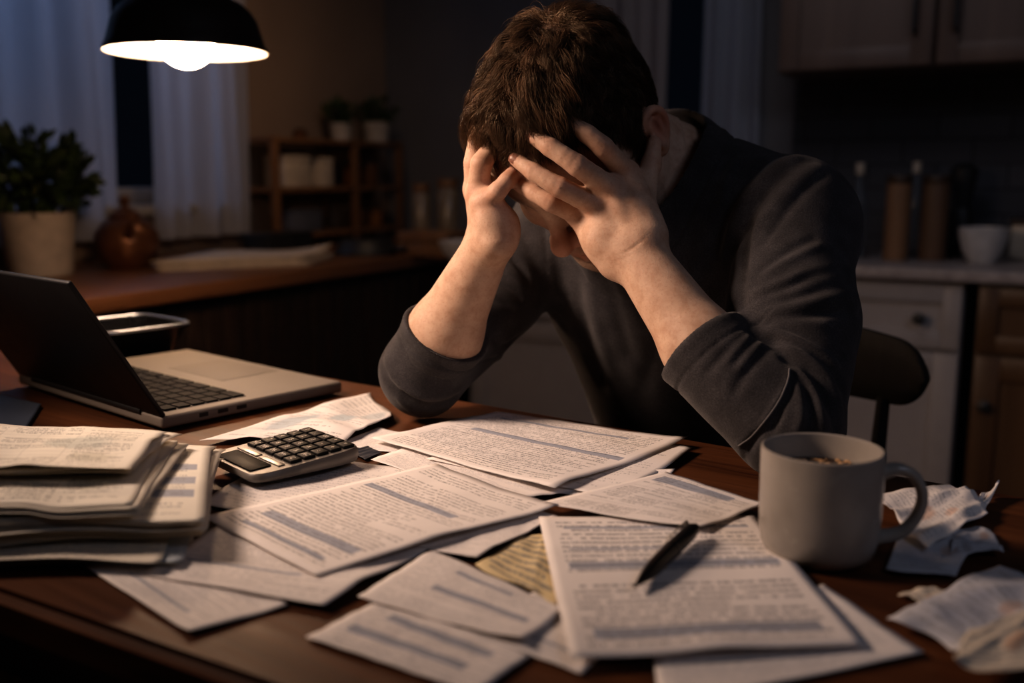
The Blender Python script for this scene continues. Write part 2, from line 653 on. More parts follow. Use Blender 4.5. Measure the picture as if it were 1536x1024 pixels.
def body_grid():
    h = .0019
    g = Grid((-.18, .78, .70), (.42, 1.45, 1.20), h)
    gh = Grid(HEAD.lo - .02, HEAD.hi + .02, h).add(head_items())
    gh.add([('+', Cone(hp(0, -.035, -.045), NB, .057, .062), .02),
            ('+', Cone(hp(.052, -.035, -.035), at(995, 345, 1.075), .011, .009), .02),
            ('+', Cone(hp(-.052, -.035, -.035), NB - BL * .05 + BF * .05, .011, .009), .02)])
    g.merge(gh)
    ga = Grid((-.18, .78, .70), (.42, 1.45, 1.20), h)
    ga.add([('+', Cone(NB + DN * .06, MS + DN * .30, .10, .11), 0),
            ('+', Cone(RS, LS, .046), .05),
            ('+', Cone(NB, MS + DN * .1, .060, .09), .04),
            ('+', Cone(LS, LE, .046, .036), .02), ('+', Cone(RS, RE, .046, .036), .02),
            ('+', Cone(LE, LF, .034, .0345), .012), ('+', Cone(LF, LW, .0345, .0255), .016),
            ('+', Cone(RE, RF, .036, .0385), .012), ('+', Cone(RF, RW, .0385, .0225), .016)])
    g.merge(ga, .012)
    g1 = Grid(LHAND.lo - .02, LHAND.hi + .02, h).add(LHAND.items)
    g2 = Grid(RHAND.lo - .02, RHAND.hi + .02, h).add(RHAND.items)
    gw = Grid(*[f([LHAND.lo, RHAND.lo], axis=0) if f is np.min else f([LHAND.hi, RHAND.hi], axis=0) for f in (np.min, np.max)], h)
    # hands join the arms softly and rest on the face with a crease
    sl = lambda q: tuple(slice((q.i0 - g.i0)[i], (q.i0 - g.i0)[i] + q.n[i]) for i in range(3))
    for q, W, E_ in ((g1, LW, LF), (g2, RW, RF)):
        ax = unit(E_ - W)
        i = [((np.arange(q.n[j]) + q.i0[j]) * h - W[j]) for j in range(3)]
        t = i[0][:, None, None] * ax[0] + i[1][None, :, None] * ax[1] + i[2][None, None, :] * ax[2]
        a, b = g.F[sl(q)], q.F
        soft, hard = smin(a, b, .014), smin(a, b, .0035)
        w = np.clip((t + .03) / .03, 0, 1)
        g.F[sl(q)] = hard * (1 - w) + soft * w
    return g


def skin_material():
    k = Mat('skin', .52, spec=.3)
    a = k.node('ShaderNodeVertexColor', layer_name='tint')
    r, gr, bl = [N(k.nt, k_) for k_ in (lambda s: (s.outputs[0], s.outputs[1], s.outputs[2]))(_sep(k, a.outputs['Color']))]
    v = k.coord('Object')
    n1 = k.noise(v, 60, 5, .6); n2 = k.noise(v, 420, 3); n3 = k.noise(v, 1300, 2)
    base = k.ramp(n1, [(.3, (.43, .262, .178)), (.5, (.53, .350, .250)), (.7, (.60, .410, .300))])
    base = k.mix(n2.ss(.52, .75) * .28, base, (.34, .15, .09))
    base = k.mix(r * .75, base, (.46, .155, .095))
    base = k.mix(bl * .9, base, (.52, .27, .20))
    base = k.mix(gr * n3.ss(.32, .62), base, (.035, .022, .016))
    k.set('Base Color', base)
    k.set('Roughness', n2 * .2 + .48 - bl * .18)
    k.set('Subsurface Weight', .12); k.set('Subsurface Radius', (.7, .35, .22)); k.set('Subsurface Scale', .006)
    w = k.node('ShaderNodeTexVoronoi'); k.link(v, w.inputs['Vector']); w.inputs['Scale'].default_value = 900
    cell = N(k.nt, w.outputs['Distance'])
    k.bump(n2 * .6 + n3 * .25 + cell * .25, .22, .0012)
    return k.m


def _sep(k, s):
    n = k.node('ShaderNodeSeparateColor'); k.link(s, n.inputs[0]); return n


def build_person():
    root = thing('person', 'man in a charcoal long-sleeved top bowed over the table with both hands over his face', 'person', (HIP[0], HIP[1], 0))
    off = np.array(root.location)
    g = body_grid()
    V, Q = g.mesh(2)
    nrm = vnormals(V, Q)
    # fine creases over the finger joints and at the wrists
    disp = np.zeros(len(V))
    creases = []
    for fing, pn in ((l_fing, l_n), (r_fing, r_n)):
        for P, R in fing.values():
            for i in (1, 2):
                t = unit(P[i + 1] - P[i - 1]); s = unit(np.cross(t, pn))
                for o in ((-.0028, 0, .0028) if i == 1 else (-.001, .0014)):
                    c = P[i] + t * o + pn * R[i]
                    m = np.linalg.norm(V - c, axis=1) < .012
                    q = V[m] - c
                    along = np.abs(q @ t); across = np.abs(q @ s)
                    disp[m] -= .00055 * np.exp(-(along / .0007) ** 2) * np.clip(1 - across / (R[i] * .8), 0, 1) * ((nrm[m] @ pn) > .2)
    from mathutils.bvhtree import BVHTree
    bvh = BVHTree.FromPolygons([Vector(v) for v in V], [tuple(int(i) for i in q) for q in Q])
    for px, dep, wd in (([(919, 384), (932, 381), (946, 374), (962, 362), (974, 352)], .0009, .0013), ([(922, 391), (936, 387), (950, 380)], .0006, .0010), ([(742, 371), (752, 370), (762, 366)], .0006, .0010)):
        P = []
        for u, v in px:
            t = Vector(at(u, v, 1.0)) - Vector(CAM); t.normalize()
            hit = bvh.ray_cast(Vector(CAM), t)
            if hit[0] is not None: P.append(np.array(hit[0]))
        if len(P) > 2:
            d, par = seg_dist(V, spline(P, 20)); disp -= dep * np.exp(-(d / wd) ** 2) * np.sin(PI * np.clip(par, .05, .95))
    V = V + nrm * disp[:, None]
    body = np_mesh('body', V - off, Q, M_SKIN, root)
    # redness, stubble and brows, nails as a vertex attribute
    col = np.zeros((len(V), 4), np.float32); col[:, 3] = 1
    lc = hloc(V)
    def ball(p, r): return np.exp(-(np.linalg.norm(V - p, axis=1) / r) ** 2)
    red = .9 * ball(hp(0, .114, -.042), .020) + .6 * ball(hp(.02, .1, -.045), .014) + .9 * ball(hp(.088, -.015, -.02), .028) + .4 * ball(hp(-.03, .08, -.045), .02)
    lips = np.exp(-((lc[:, 0] / .019) ** 2 + ((lc[:, 2] + .078) / .0085) ** 2)) * (lc[:, 1] > .09)
    red = red + .9 * lips
    for fing in (l_fing, r_fing):
        for P, R in fing.values():
            red = red + .55 * ball(P[0], .013) + .6 * ball(P[1], .010) + .45 * ball(P[2], .008) + .6 * ball(P[3], .009)
    P, R = l_thumb; red = red + .5 * ball(P[2], .01)
    col[:, 0] = np.clip(red, 0, 1)
    far = (np.min(np.stack([np.linalg.norm(V - p, axis=1) for fing in (l_fing, r_fing) for P, R in fing.values() for p in P]), 0) > .016)
    jaw = np.clip((-.058 - lc[:, 2]) / .02, 0, 1) * np.clip((lc[:, 1] + .0) / .03, 0, 1) * (lc[:, 2] > -.15) * (np.abs(lc[:, 0]) < .07) * far * (1 - np.clip(lips * 1.5, 0, 1))
    brow = np.zeros(len(V))
    for s in (-1, 1):
        d, _ = seg_dist(lc, np.array([(s * .010, .098, .004), (s * .028, .092, .012), (s * .046, .072, .008)]))
        brow = np.maximum(brow, np.exp(-(d / .0055) ** 2))
    col[:, 1] = np.clip(jaw * .55 + brow * far * .95, 0, 1)
    a = body.data.color_attributes.new('tint', 'FLOAT_COLOR', 'POINT')
    a.data.foreach_set('color', col.ravel())
    # finger nails
    for fing, pn, names in ((l_fing, l_n, ('little', 'ring', 'middle')), (r_fing, r_n, ('little',))):
        for nme in names:
            P, R = fing[nme]
            t = unit(P[3] - P[2])
            vd = unit(CAM - P[3])
            up = unit(vd * .75 + pn * .5 - t * ((vd * .75 + pn * .5) @ t)); sd = np.cross(t, up)
            bm = bmesh.new()
            rows = []
            r3 = R[3] * 1.0
            for i in range(9):
                x = i / 8
                row = []
                for j in range(9):
                    y = (j / 8 - .5) * 2
                    w = r3 * .80 * math.sqrt(max(0, 1 - abs(2 * x - .95) ** 4 * .55))
                    ang = y * .75
                    c = P[3] + t * (-.0048 + x * .0096) * (r3 / .0065)
                    rr = (R[3] + (R[2] - R[3]) * max(0, (1 - x) * .25)) * 1.0
                    p = c + up * (rr * math.cos(ang) + .00035 - .0016 * max(0, x - .6) ** 2 * 6) + sd * w * math.sin(ang) / math.sin(.75)
                    row.append(bm.verts.new(Vector(p - off)))
                rows.append(row)
            for i in range(8):
                for j in range(8):
                    bm.faces.new((rows[i][j], rows[i][j + 1], rows[i + 1][j + 1], rows[i + 1][j]))
            bmesh.ops.solidify(bm, geom=bm.faces[:], thickness=.0004)
            recalc(bm)
            obj('fingernail', bm, M_NAIL, body)
    return root, off, body
# ------------------------------------------------------------------ the top
def ray_mesh(V, Q):
    from mathutils.bvhtree import BVHTree
    return BVHTree.FromPolygons([Vector(v) for v in V], [tuple(int(i) for i in q) for q in Q])


FOLDS = [  # traced fold lines: points, width, height (negative = groove)
    ([(1126, 211), (1093, 234), (1076, 260)], .006, -.0035), ([(1150, 214), (1108, 238), (1090, 268), (1082, 300)], .006, .003),
    ([(1177, 231), (1132, 256), (1103, 289), (1084, 331), (1074, 376)], .007, -.0045),
    ([(1193, 236), (1147, 263), (1117, 298), (1097, 341), (1082, 390)], .007, .0035),
    ([(1209, 240), (1164, 269), (1132, 308), (1110, 350), (1090, 401), (1084, 440)], .007, -.005),
    ([(1228, 250), (1184, 280), (1150, 318), (1127, 352)], .007, .003),
    ([(1236, 262), (1200, 292), (1168, 330), (1146, 362)], .005, -.003),
    ([(1123, 335), (1115, 382), (1112, 456)], .006, -.006),
    ([(1222, 356), (1174, 379), (1139, 405)], .005, -.003), ([(1230, 366), (1182, 390), (1146, 414)], .005, .0025),
    ([(1271, 405), (1190, 424), (1126, 450)], .005, -.0035), ([(1274, 396), (1190, 414), (1135, 436)], .005, .0025),
    ([(1276, 426), (1211, 440), (1146, 456)], .005, -.0035), ([(1282, 445), (1220, 452), (1150, 470)], .006, .003),
    ([(1288, 470), (1230, 470), (1140, 480)], .005, -.0035), ([(1290, 492), (1240, 486), (1150, 490)], .005, .003),
    ([(1124, 495), (1160, 513), (1185, 541)], .006, -.0055),
    ([(1153, 484), (1207, 502), (1261, 538), (1283, 581)], .005, -.0045), ([(1160, 494), (1207, 511), (1254, 545), (1276, 588)], .005, .0035),
    ([(1160, 505), (1207, 520), (1247, 552), (1269, 596)], .005, -.0045), ([(1170, 516), (1212, 532), (1245, 566), (1262, 612)], .005, .0035),
    ([(1182, 538), (1218, 560), (1243, 603), (1254, 639)], .005, -.005), ([(1188, 545), (1216, 572), (1231, 612), (1236, 645)], .005, .0035),
    ([(1189, 552), (1211, 585), (1218, 625), (1214, 650)], .005, -.0045), ([(1190, 556), (1202, 590), (1203, 630), (1192, 655)], .005, .003),
    ([(1186, 552), (1178, 581), (1146, 632), (1110, 666)], .0022, .0028), ([(1191, 556), (1184, 588), (1152, 640), (1116, 674)], .004, -.003),
    ([(1117, 502), (1081, 538), (1059, 563)], .004, -.0022), ([(1131, 509), (1102, 545)], .004, -.003), ([(1124, 505), (1092, 542)], .004, .0018),
    ([(1153, 520), (1117, 563), (1103, 590)], .005, -.0028), ([(1142, 514), (1110, 554)], .004, .002),
    ([(1140, 640), (1125, 668), (1118, 690)], .004, -.003), ([(1168, 620), (1155, 655)], .004, -.0025),
    ([(863, 408), (873, 486), (899, 575)], .010, -.005), ([(884, 400), (895, 480), (918, 560)], .010, .004),
    ([(905, 403), (925, 465), (945, 530)], .010, -.005), ([(790, 356), (811, 450), (832, 549)], .009, -.004), ([(822, 390), (840, 470), (862, 570)], .010, .004),
    ([(1010, 440), (985, 520), (960, 600)], .012, -.004), ([(1060, 400), (1045, 440), (1050, 470)], .008, -.004), ([(1040, 350), (1020, 400), (1000, 450)], .009, -.004),
    ([(574, 530), (590, 582), (631, 607), (684, 597)], .005, -.005), ([(572, 520), (586, 570), (631, 596), (690, 586)], .006, .003),
    ([(603, 592), (637, 613), (681, 611)], .004, -.004), ([(596, 598), (630, 624), (676, 620)], .004, .0025), ([(591, 608), (619, 628), (669, 625)], .004, -.003),
    ([(769, 387), (794, 418)], .005, -.004), ([(744, 421), (781, 446)], .005, -.004), ([(734, 443), (769, 462)], .005, -.004), ([(756, 404), (788, 432)], .005, .003),
    ([(722, 500), (760, 520), (775, 510)], .006, -.005), ([(712, 530), (745, 548)], .006, -.005), ([(705, 558), (728, 574)], .006, -.004), ([(716, 515), (750, 536)], .006, .004),
]


def fabric_material():
    k = Mat('charcoal_jersey', .9, spec=.2)
    v = k.coord('Object')
    n = k.noise(v, 700, 3, .6); m = k.noise(v, 45, 4)
    x, y, z = k.xyz(v)
    k.set('Base Color', k.ramp(n * .6 + m * .4, [(.34, (.022, .0205, .0225)), (.52, (.040, .037, .040)), (.7, (.072, .066, .069))]))
    k.set('Sheen Weight', .25); k.set('Sheen Roughness', .5); k.set('Sheen Tint', (.5, .47, .45, 1))
    k.bump(n * .7 + m * .6, .5, .0012)
    return k.m


def build_top(root, off):
    h = .0026
    lo, hi = (-.20, .77, .46), (.44, 1.52, 1.16)
    g = Grid(lo, hi, h)
    c0 = np.array([.150, 1.125, 1.012])
    e2 = unit([.08, .15, .144]); e1 = BL - e2 * (BL @ e2); e1 = unit(e1)
    n = unit(np.cross(e1, e2)); n = n if n @ (HO - c0) > 0 else -n
    I = [('+', Ell(MS + DN * .12 - BF * .005, (.178, .118, .21), BM), 0),
         ('+', Ell(MS + DN * .30, (.158, .116, .22), BM), .06),
         ('+', Ell(HIP, (.165, .125, .12), BM), .05),
         ('+', Cone(RS, LS, .058), .05),
         ('+', Cone(NB - n * .02, LS + np.array([0, .03, .012]), .072, .048), .05),
         ('+', Cone(NB - n * .02, RS + np.array([0, .03, .0]), .068, .045), .04),
         ('+', Ell(LS + DN * .01, (.061, .061, .061)), .03), ('+', Ell(RS, (.057,) * 3), .03),
         ('+', Ell(MS + DN * .10 + BL * .075 + BF * .055, (.07, .05, .07), BM), .05),
         ('+', Ell(MS + DN * .10 - BL * .075 + BF * .055, (.07, .05, .07), BM), .05),
         ('+', Cone(c0 - n * .06, c0 - n * .012, .092, .088, sq=(e2, .80)), .02),
         ('-', Half(c0 + n * .008, n, lo, hi), 0) if False else ('+', Cone(LS, LS + (LE - LS) * .5, .061, .060), .02)]
    I += [('+', Cone(LS + (LE - LS) * .5, LE, .060, .047), .01),
          ('+', Cone(RS, RS + (RE - RS) * .5, .060, .054), .02), ('+', Cone(RS + (RE - RS) * .5, RE, .054, .047), .01)]
    g.add(I)
    g.op('-', Cone(c0 - n * .02, c0 + n * .20, .0790, .0790, sq=(e2, .77)), .003)
    cuffs = []
    for E_, Fm, W, r0, r1, ri in ((LE, LF, LW, .046, .0445, .0372), (RE, RF, RW, .046, .0475, .0412)):
        ax = unit(Fm - E_); ax2 = unit(W - Fm)
        cm = unit(ax + ax2)
        tip = Fm + ax2 * .004
        sl = Combo([('+', Cone(E_, Fm, r0, r1), 0), ('+', Cone(Fm, Fm + ax2 * .03, r1, r1 * .97), .004),
                    ('-', Half(tip, -cm, lo, hi), .0015), ('-', Cone(Fm - ax * .03, Fm + ax2 * .05, ri + .0006, ri - .0035), .0015)])
        g.op('+', sl, .012)
        cuffs.append((tip, cm))
    V, Q = g.mesh(3)
    nr = vnormals(V, Q)
    bvh = ray_mesh(V, Q)
    disp = np.zeros(len(V))
    cam = Vector(CAM)
    for pts, w, d in FOLDS:
        P = []
        for u, v in pts:
            t = Vector(at(u, v, 1.0)) - cam; t.normalize()
            hit = bvh.ray_cast(cam, t)
            if hit[0] is not None: P.append(np.array(hit[0]))
        if len(P) < 2: continue
        if len(P) > 2: P = list(spline(P, 5 * len(P)))
        ds, par = seg_dist(V, np.array(P))
        m = ds < 3 * w
        disp[m] += d * np.exp(-(ds[m] / w) ** 2) * (.35 + .65 * np.sin(PI * np.clip(par[m] * .8 + .1, 0, 1)))
    for tip, cm in cuffs:                                             # stitched hem at each cuff
        t = (V - tip) @ cm
        near = np.linalg.norm(V - tip, axis=1) < .075
        disp += near * (-.0016 * np.exp(-((t + .021) / .0013) ** 2) + .0009 * np.exp(-((t + .004) / .006) ** 2))
    # ribbed collar
    q = V - c0
    rad = np.sqrt((q @ e1) ** 2 + ((q @ e2) * .77) ** 2)
    tn = q @ n
    col = (tn > -.08)
    disp += col * (.0022 * np.exp(-((rad - .088) / .008) ** 4) - .0022 * np.exp(-((rad - .1025) / .0016) ** 2))
    ang = np.arctan2(q @ e2, q @ e1)
    disp += col * .0004 * np.sin(ang * 90) * np.exp(-((rad - .088) / .008) ** 4)
    rng = np.random.default_rng(5)
    for _ in range(26):                                               # soft uneven drape
        kx = rng.normal(size=3); kx *= rng.uniform(18, 60) / np.linalg.norm(kx)
        disp += .00045 * np.sin(V @ kx + rng.uniform(0, 6.3))
    V = V + nr * disp[:, None]
    V = relax(V, Q, 1)
    sw = np_mesh('sweater', V - off, Q, M_FABRIC, root)
    bvh = ray_mesh(V, Q)
    P = []
    for u, v in spline([(1184, 553), (1181, 572), (1168, 601), (1146, 632), (1126, 655), (1108, 668)], 24):
        t = Vector(at(u, v, 1.0)) - cam; t.normalize()
        hit = bvh.ray_cast(cam, t)
        if hit[0] is not None: P.append(Vector(hit[0]) + Vector(hit[1]) * .0003 - Vector(off))
    if len(P) > 4:
        bm = bmesh.new(); add_tube(bm, P, .0008, 8)
        o = obj('seam', bm, plain('seam_thread', (.16, .15, .15), .9, .1), sw); o['label'] = 'light grey raised seam on the sleeve'
    return sw


def build_lower(root, off):
    """trousers and shoes under the table"""
    g = Grid((-.45, .55, .0), (.55, 1.55, .72), .006)
    I = [('+', Ell(HIP + np.array([0, 0, .02]), (.168, .128, .12), BM), 0)]
    shoes = []
    for s in (-1, 1):
        hj = HIP + BL * .09 * s + np.array([0, 0, -.01])
        kn = hj + BF * .40 + BL * .05 * s + np.array([0, 0, -.02])
        an = np.array([kn[0], kn[1], .10]) - BF * .05
        I += [('+', Cone(hj, kn, .085, .062), .04), ('+', Cone(kn, an, .060, .048), .03)]
        shoes.append(an)
    g.add(I)
    V, Q = g.mesh(2)
    np_mesh('trousers', V - off, Q, plain('dark_denim', (.02, .024, .035), .85, .2), root)
    for an in shoes:
        s = Grid(an - .25, an + .25, .005)
        f = np.array([BF[0], BF[1], 0])
        b = np.array([an[0], an[1], .045])
        s.add([('+', Cone(b - f * .03, b + f * .16, .043, .038, sq=((0, 0, 1), 1.0)), 0), ('+', Cone(b, an + np.array([0, 0, .02]), .042, .04), .02),
               ('-', Half((0, 0, .008), (0, 0, 1), an - .3, an + .3), .004)])
        V, Q = s.mesh(2)
        np_mesh('shoe', V - off, Q, plain('shoe_leather', (.03, .02, .015), .5), root)


# ------------------------------------------------------------------ hair
def hair_material():
    k = Mat('brown_hair', .36, spec=.7)
    a = k.node('ShaderNodeVertexColor', layer_name='rnd')
    c = k.ramp(a.outputs['Color'], [(0, (.010, .006, .0045)), (.5, (.060, .034, .020)), (1, (.23, .130, .075))])
    k.set('Base Color', c)
    k.set('Specular Tint', (1, .72, .45, 1))
    return k.m


def build_hair(root, off):
    rng = np.random.default_rng(11)
    ec, er = np.array([0, -.0075, .0145]), np.array([.0797, .1045, .0970])

    def surf(d):
        t = 1 / np.sqrt(((d / er) ** 2).sum(1))
        return ec + d * t[:, None]

    def nrm(p):
        q = (p - ec) / er ** 2
        return q / np.linalg.norm(q, axis=1, keepdims=True)

    def height(p):
        return (np.sqrt((((p - ec) / er) ** 2).sum(1)) - 1) * er.mean()

    def mask(p):
        l, f, u = p[:, 0], p[:, 1], p[:, 2]
        line = np.interp(f, [-.10, -.05, -.034, -.028, -.002, .002, .020, .026, .05, .065, .10], [-.075, -.070, -.055, .008, .008, -.030, -.028, .006, .041, .063, .068])
        return u > line + .004 * np.sin(l * 160)

    def sample(n):
        out = []
        while sum(map(len, out)) < n:
            d = rng.normal(size=(n, 3)); d /= np.linalg.norm(d, axis=1, keepdims=True)
            p = surf(d)
            out.append(p[mask(p)])
        return np.vstack(out)[:n]
    whorl = surf(unit(np.array([[.012, -.045, .088]])[0])[None])[0]
    KN = 10

    def flow(p, ph):
        n = nrm(p)
        t = p - whorl
        r = np.linalg.norm(t, axis=1, keepdims=True)
        t = t - n * (t * n).sum(1, keepdims=True)
        t /= np.linalg.norm(t, axis=1, keepdims=True) + 1e-9
        front = np.clip((p[:, 1] + .03) / .06, 0, 1)[:, None]
        side = np.sign(-p[:, 0:1] + .010)
        sweep = np.array([[-1.0, .05, 0]]) * (side > 0) * 1.1 * front + np.array([[.7, .5, 0]]) * (side <= 0) * .35 * front
        t = t + sweep
        t = t - n * (t * n).sum(1, keepdims=True)
        t /= np.linalg.norm(t, axis=1, keepdims=True) + 1e-9
        b = np.cross(n, t)
        a = ph[:, None]
        return t * np.cos(a) + b * np.sin(a), n

    def length(p):
        l, f, u = p[:, 0], p[:, 1], p[:, 2]
        top = np.clip((u - .035) / .04, 0, 1)
        frontal = np.clip((f - .0) / .05, 0, 1)
        L = .016 + top * .034 + frontal * top * .014
        L = L * (1 - .55 * np.clip((f - .042) / .03, 0, 1)) + .022 * np.clip((-l - .025) / .03, 0, 1) * frontal * np.clip((u - .03) / .03, 0, 1) * (1 - np.clip((f - .045) / .02, 0, 1))
        short = np.clip((l - .040) / .024, 0, 1) * (1 - .35 * frontal)
        return np.maximum(L * (1 - short) + .016 * short, .011)

    def grow(p, ph, L, lift, wav, wph, wf):
        path = [p]
        q = p - nrm(p) * .002
        st = L / (KN - 1)
        for i in range(KN - 1):
            s = i / (KN - 2)
            t, n = flow(q, ph + wav * np.sin(wph + s * wf))
            d = t * (1 - .55 * lift * (1 - s))[:, None] + n * (lift * (1.15 - 1.75 * s))[:, None]
            d /= np.linalg.norm(d, axis=1, keepdims=True)
            q = q + d * st[:, None]
            hh = height(q)
            low = .0015 + .006 * s * np.clip(L / .05, 0, 1)
            q = q + nrm(q) * np.maximum(low - hh, 0)[:, None]
            path.append(q)
        return np.stack(path, 1)
    NC, NS = 900, 42000
    gc = sample(NC)
    gl = length(gc) * rng.uniform(.75, 1.2, NC)
    glift = np.clip(.35 + .62 * np.clip(gl / .06, 0, 1) * rng.uniform(.4, 1.4, NC), .1, 1.25)
    gp = grow(gc, rng.normal(0, .42, NC), gl, glift, rng.uniform(.15, .7, NC), rng.uniform(0, 6.3, NC), rng.uniform(2.0, 5, NC))
    sp = sample(NS)
    own = np.zeros(NS, int)
    for i in range(0, NS, 2000):
        d = ((sp[i:i + 2000, None, :] - gc[None]) ** 2).sum(2)
        own[i:i + 2000] = d.argmin(1)
    sl = length(sp) * rng.uniform(.7, 1.12, NS)
    stray = rng.random(NS) < .05
    lift = np.clip(glift[own] * rng.uniform(.7, 1.2, NS) + stray * .25, .08, 1.3)
    pp = grow(sp, rng.normal(0, .22, NS), sl, lift, rng.uniform(.1, .4, NS), rng.uniform(0, 6.3, NS), rng.uniform(2, 5, NS))
    w = (np.linspace(0, 1, KN) ** 1.15)[None, :, None] * np.where(stray, .12, rng.uniform(.55, .9, NS))[:, None, None]
    spread = rng.normal(0, .0019, (NS, 1, 3)) * np.linspace(.4, 1, KN)[None, :, None]
    P = pp * (1 - w) + (gp[own] + spread) * w
    hh = np.stack([height(P[:, i]) for i in range(KN)], 1)
    for i in range(KN):
        P[:, i] += nrm(P[:, i]) * np.maximum(.0008 - hh[:, i], 0)[:, None]
    Wp = HO + P @ HM.T
    # keep strands out of the hands: push those that enter a finger towards the camera
    R = rng.uniform(.00012, .00026, NS)[:, None] * np.interp(np.linspace(0, 1, KN), [0, .5, 1], [1, .9, .25])[None]
    R *= np.where(sl < .02, .8, 1.0)[:, None]
    T = np.gradient(Wp, axis=1); T /= np.linalg.norm(T, axis=2, keepdims=True) + 1e-12
    X = np.cross(T, np.array([.31, .2, .93])); X /= np.linalg.norm(X, axis=2, keepdims=True) + 1e-12
    Y = np.cross(T, X)
    V = np.stack([Wp + (X * math.cos(a) + Y * math.sin(a)) * R[..., None] for a in (0, 2 * PI / 3, 4 * PI / 3)], 2)   # NS,KN,3,3
    idx = np.arange(NS * KN * 3).reshape(NS, KN, 3)
    F = []
    for j in range(3):
        j2 = (j + 1) % 3
        F.append(np.stack([idx[:, :-1, j], idx[:, :-1, j2], idx[:, 1:, j2], idx[:, 1:, j]], -1).reshape(-1, 4))
    o = np_mesh('hair', V.reshape(-1, 3) - off, np.vstack(F), hair_material(), root)
    rv = np.clip(rng.normal(.45, .22, NC)[own] + rng.normal(0, .12, NS), 0, 1)
    rv = np.where(sl < .016, rv * .35, rv)
    col = np.ones((NS, KN * 3, 4), np.float32)
    col[..., :3] = rv[:, None, None]
    a = o.data.color_attributes.new('rnd', 'FLOAT_COLOR', 'POINT')
    a.data.foreach_set('color', col.ravel())
    return o


def paint_scalp(body, off):
    n = len(body.data.vertices)
    V = np.empty(n * 3, np.float32); body.data.vertices.foreach_get('co', V); V = V.reshape(-1, 3) + off
    q = hloc(V)
    hid = (((q - np.array([0, -.0075, .0145])) / np.array([.085, .109, .102])) ** 2).sum(1) < 1
    f, u = q[:, 1], q[:, 2]
    line = np.interp(f, [-.10, -.05, -.034, -.028, -.002, .002, .020, .026, .05, .065, .10], [-.075, -.070, -.055, .008, .008, -.030, -.028, .006, .041, .063, .068])
    m = hid * np.clip((u - line + .001) / .006, 0, 1) * (np.abs(q[:, 0]) < .083)
    a = body.data.color_attributes['tint']
    c = np.empty(n * 4, np.float32); a.data.foreach_get('color', c); c = c.reshape(-1, 4)
    c[:, 1] = np.maximum(c[:, 1], m)
    a.data.foreach_set('color', c.ravel())
# ================================================================== TABLE AND WHAT LIES ON IT
def V2(p): return np.array([p[0], p[1]])


def build_table():
    FL, FR, NR, NL = (-.84, 1.745), (.95, .433), (.75, -.03), (-1.04, 1.025)
    ang = math.atan2(FR[1] - FL[1], FR[0] - FL[0])
    cx = sum(p[0] for p in (FL, FR, NR, NL)) / 4; cy = sum(p[1] for p in (FL, FR, NR, NL)) / 4
    t = thing('dining_table', 'dark brown wooden dining table strewn with papers', 'table', (cx, cy, 0), ang)
    R = Matrix.Rotation(-ang, 3, 'Z')
    def loc(p): v = R @ Vector((p[0] - cx, p[1] - cy, 0)); return v
    bm = bmesh.new()
    lo = [bm.verts.new(loc(p) + Vector((0, 0, .715))) for p in (NL, NR, FR, FL)]
    hi = [bm.verts.new(loc(p) + Vector((0, 0, .75))) for p in (NL, NR, FR, FL)]
    bm.faces.new(hi); bm.faces.new(lo[::-1])
    for i in range(4): bm.faces.new((lo[i], lo[(i + 1) % 4], hi[(i + 1) % 4], hi[i]))
    vert = [e for e in bm.edges if abs(e.verts[0].co.z - e.verts[1].co.z) > .01]
    bmesh.ops.bevel(bm, geom=vert, offset=.05, segments=6, affect='EDGES')
    hor = [e for e in bm.edges if abs(e.verts[0].co.z - e.verts[1].co.z) < .001]
    bmesh.ops.bevel(bm, geom=hor, offset=.007, segments=3, affect='EDGES')
    obj('tabletop', recalc(bm), M_TABLE, t)
    c = (loc(FL) + loc(FR) + loc(NR) + loc(NL)) / 4
    ins = [c + (loc(p) - c) * .86 for p in (FL, FR, NR, NL)]
    bm = bmesh.new()
    for a, b in zip(ins, ins[1:] + ins[:1]):
        m = (a + b) / 2; d = b - a
        add_box(bm, m.x, m.y, .690, d.length, .022, .05, .002, Matrix.Rotation(math.atan2(d.y, d.x), 3, 'Z'))
    obj('apron', bm, M_TABLE, t)
    for p in ins:
        bm = bmesh.new()
        add_lathe(bm, [(0, 0), (.020, 0), (.024, .02), (.030, .4), (.034, .62), (.036, .715), (0, .715)], 20, (p.x, p.y, 0))
        obj('leg', recalc(bm), M_TABLE, t)


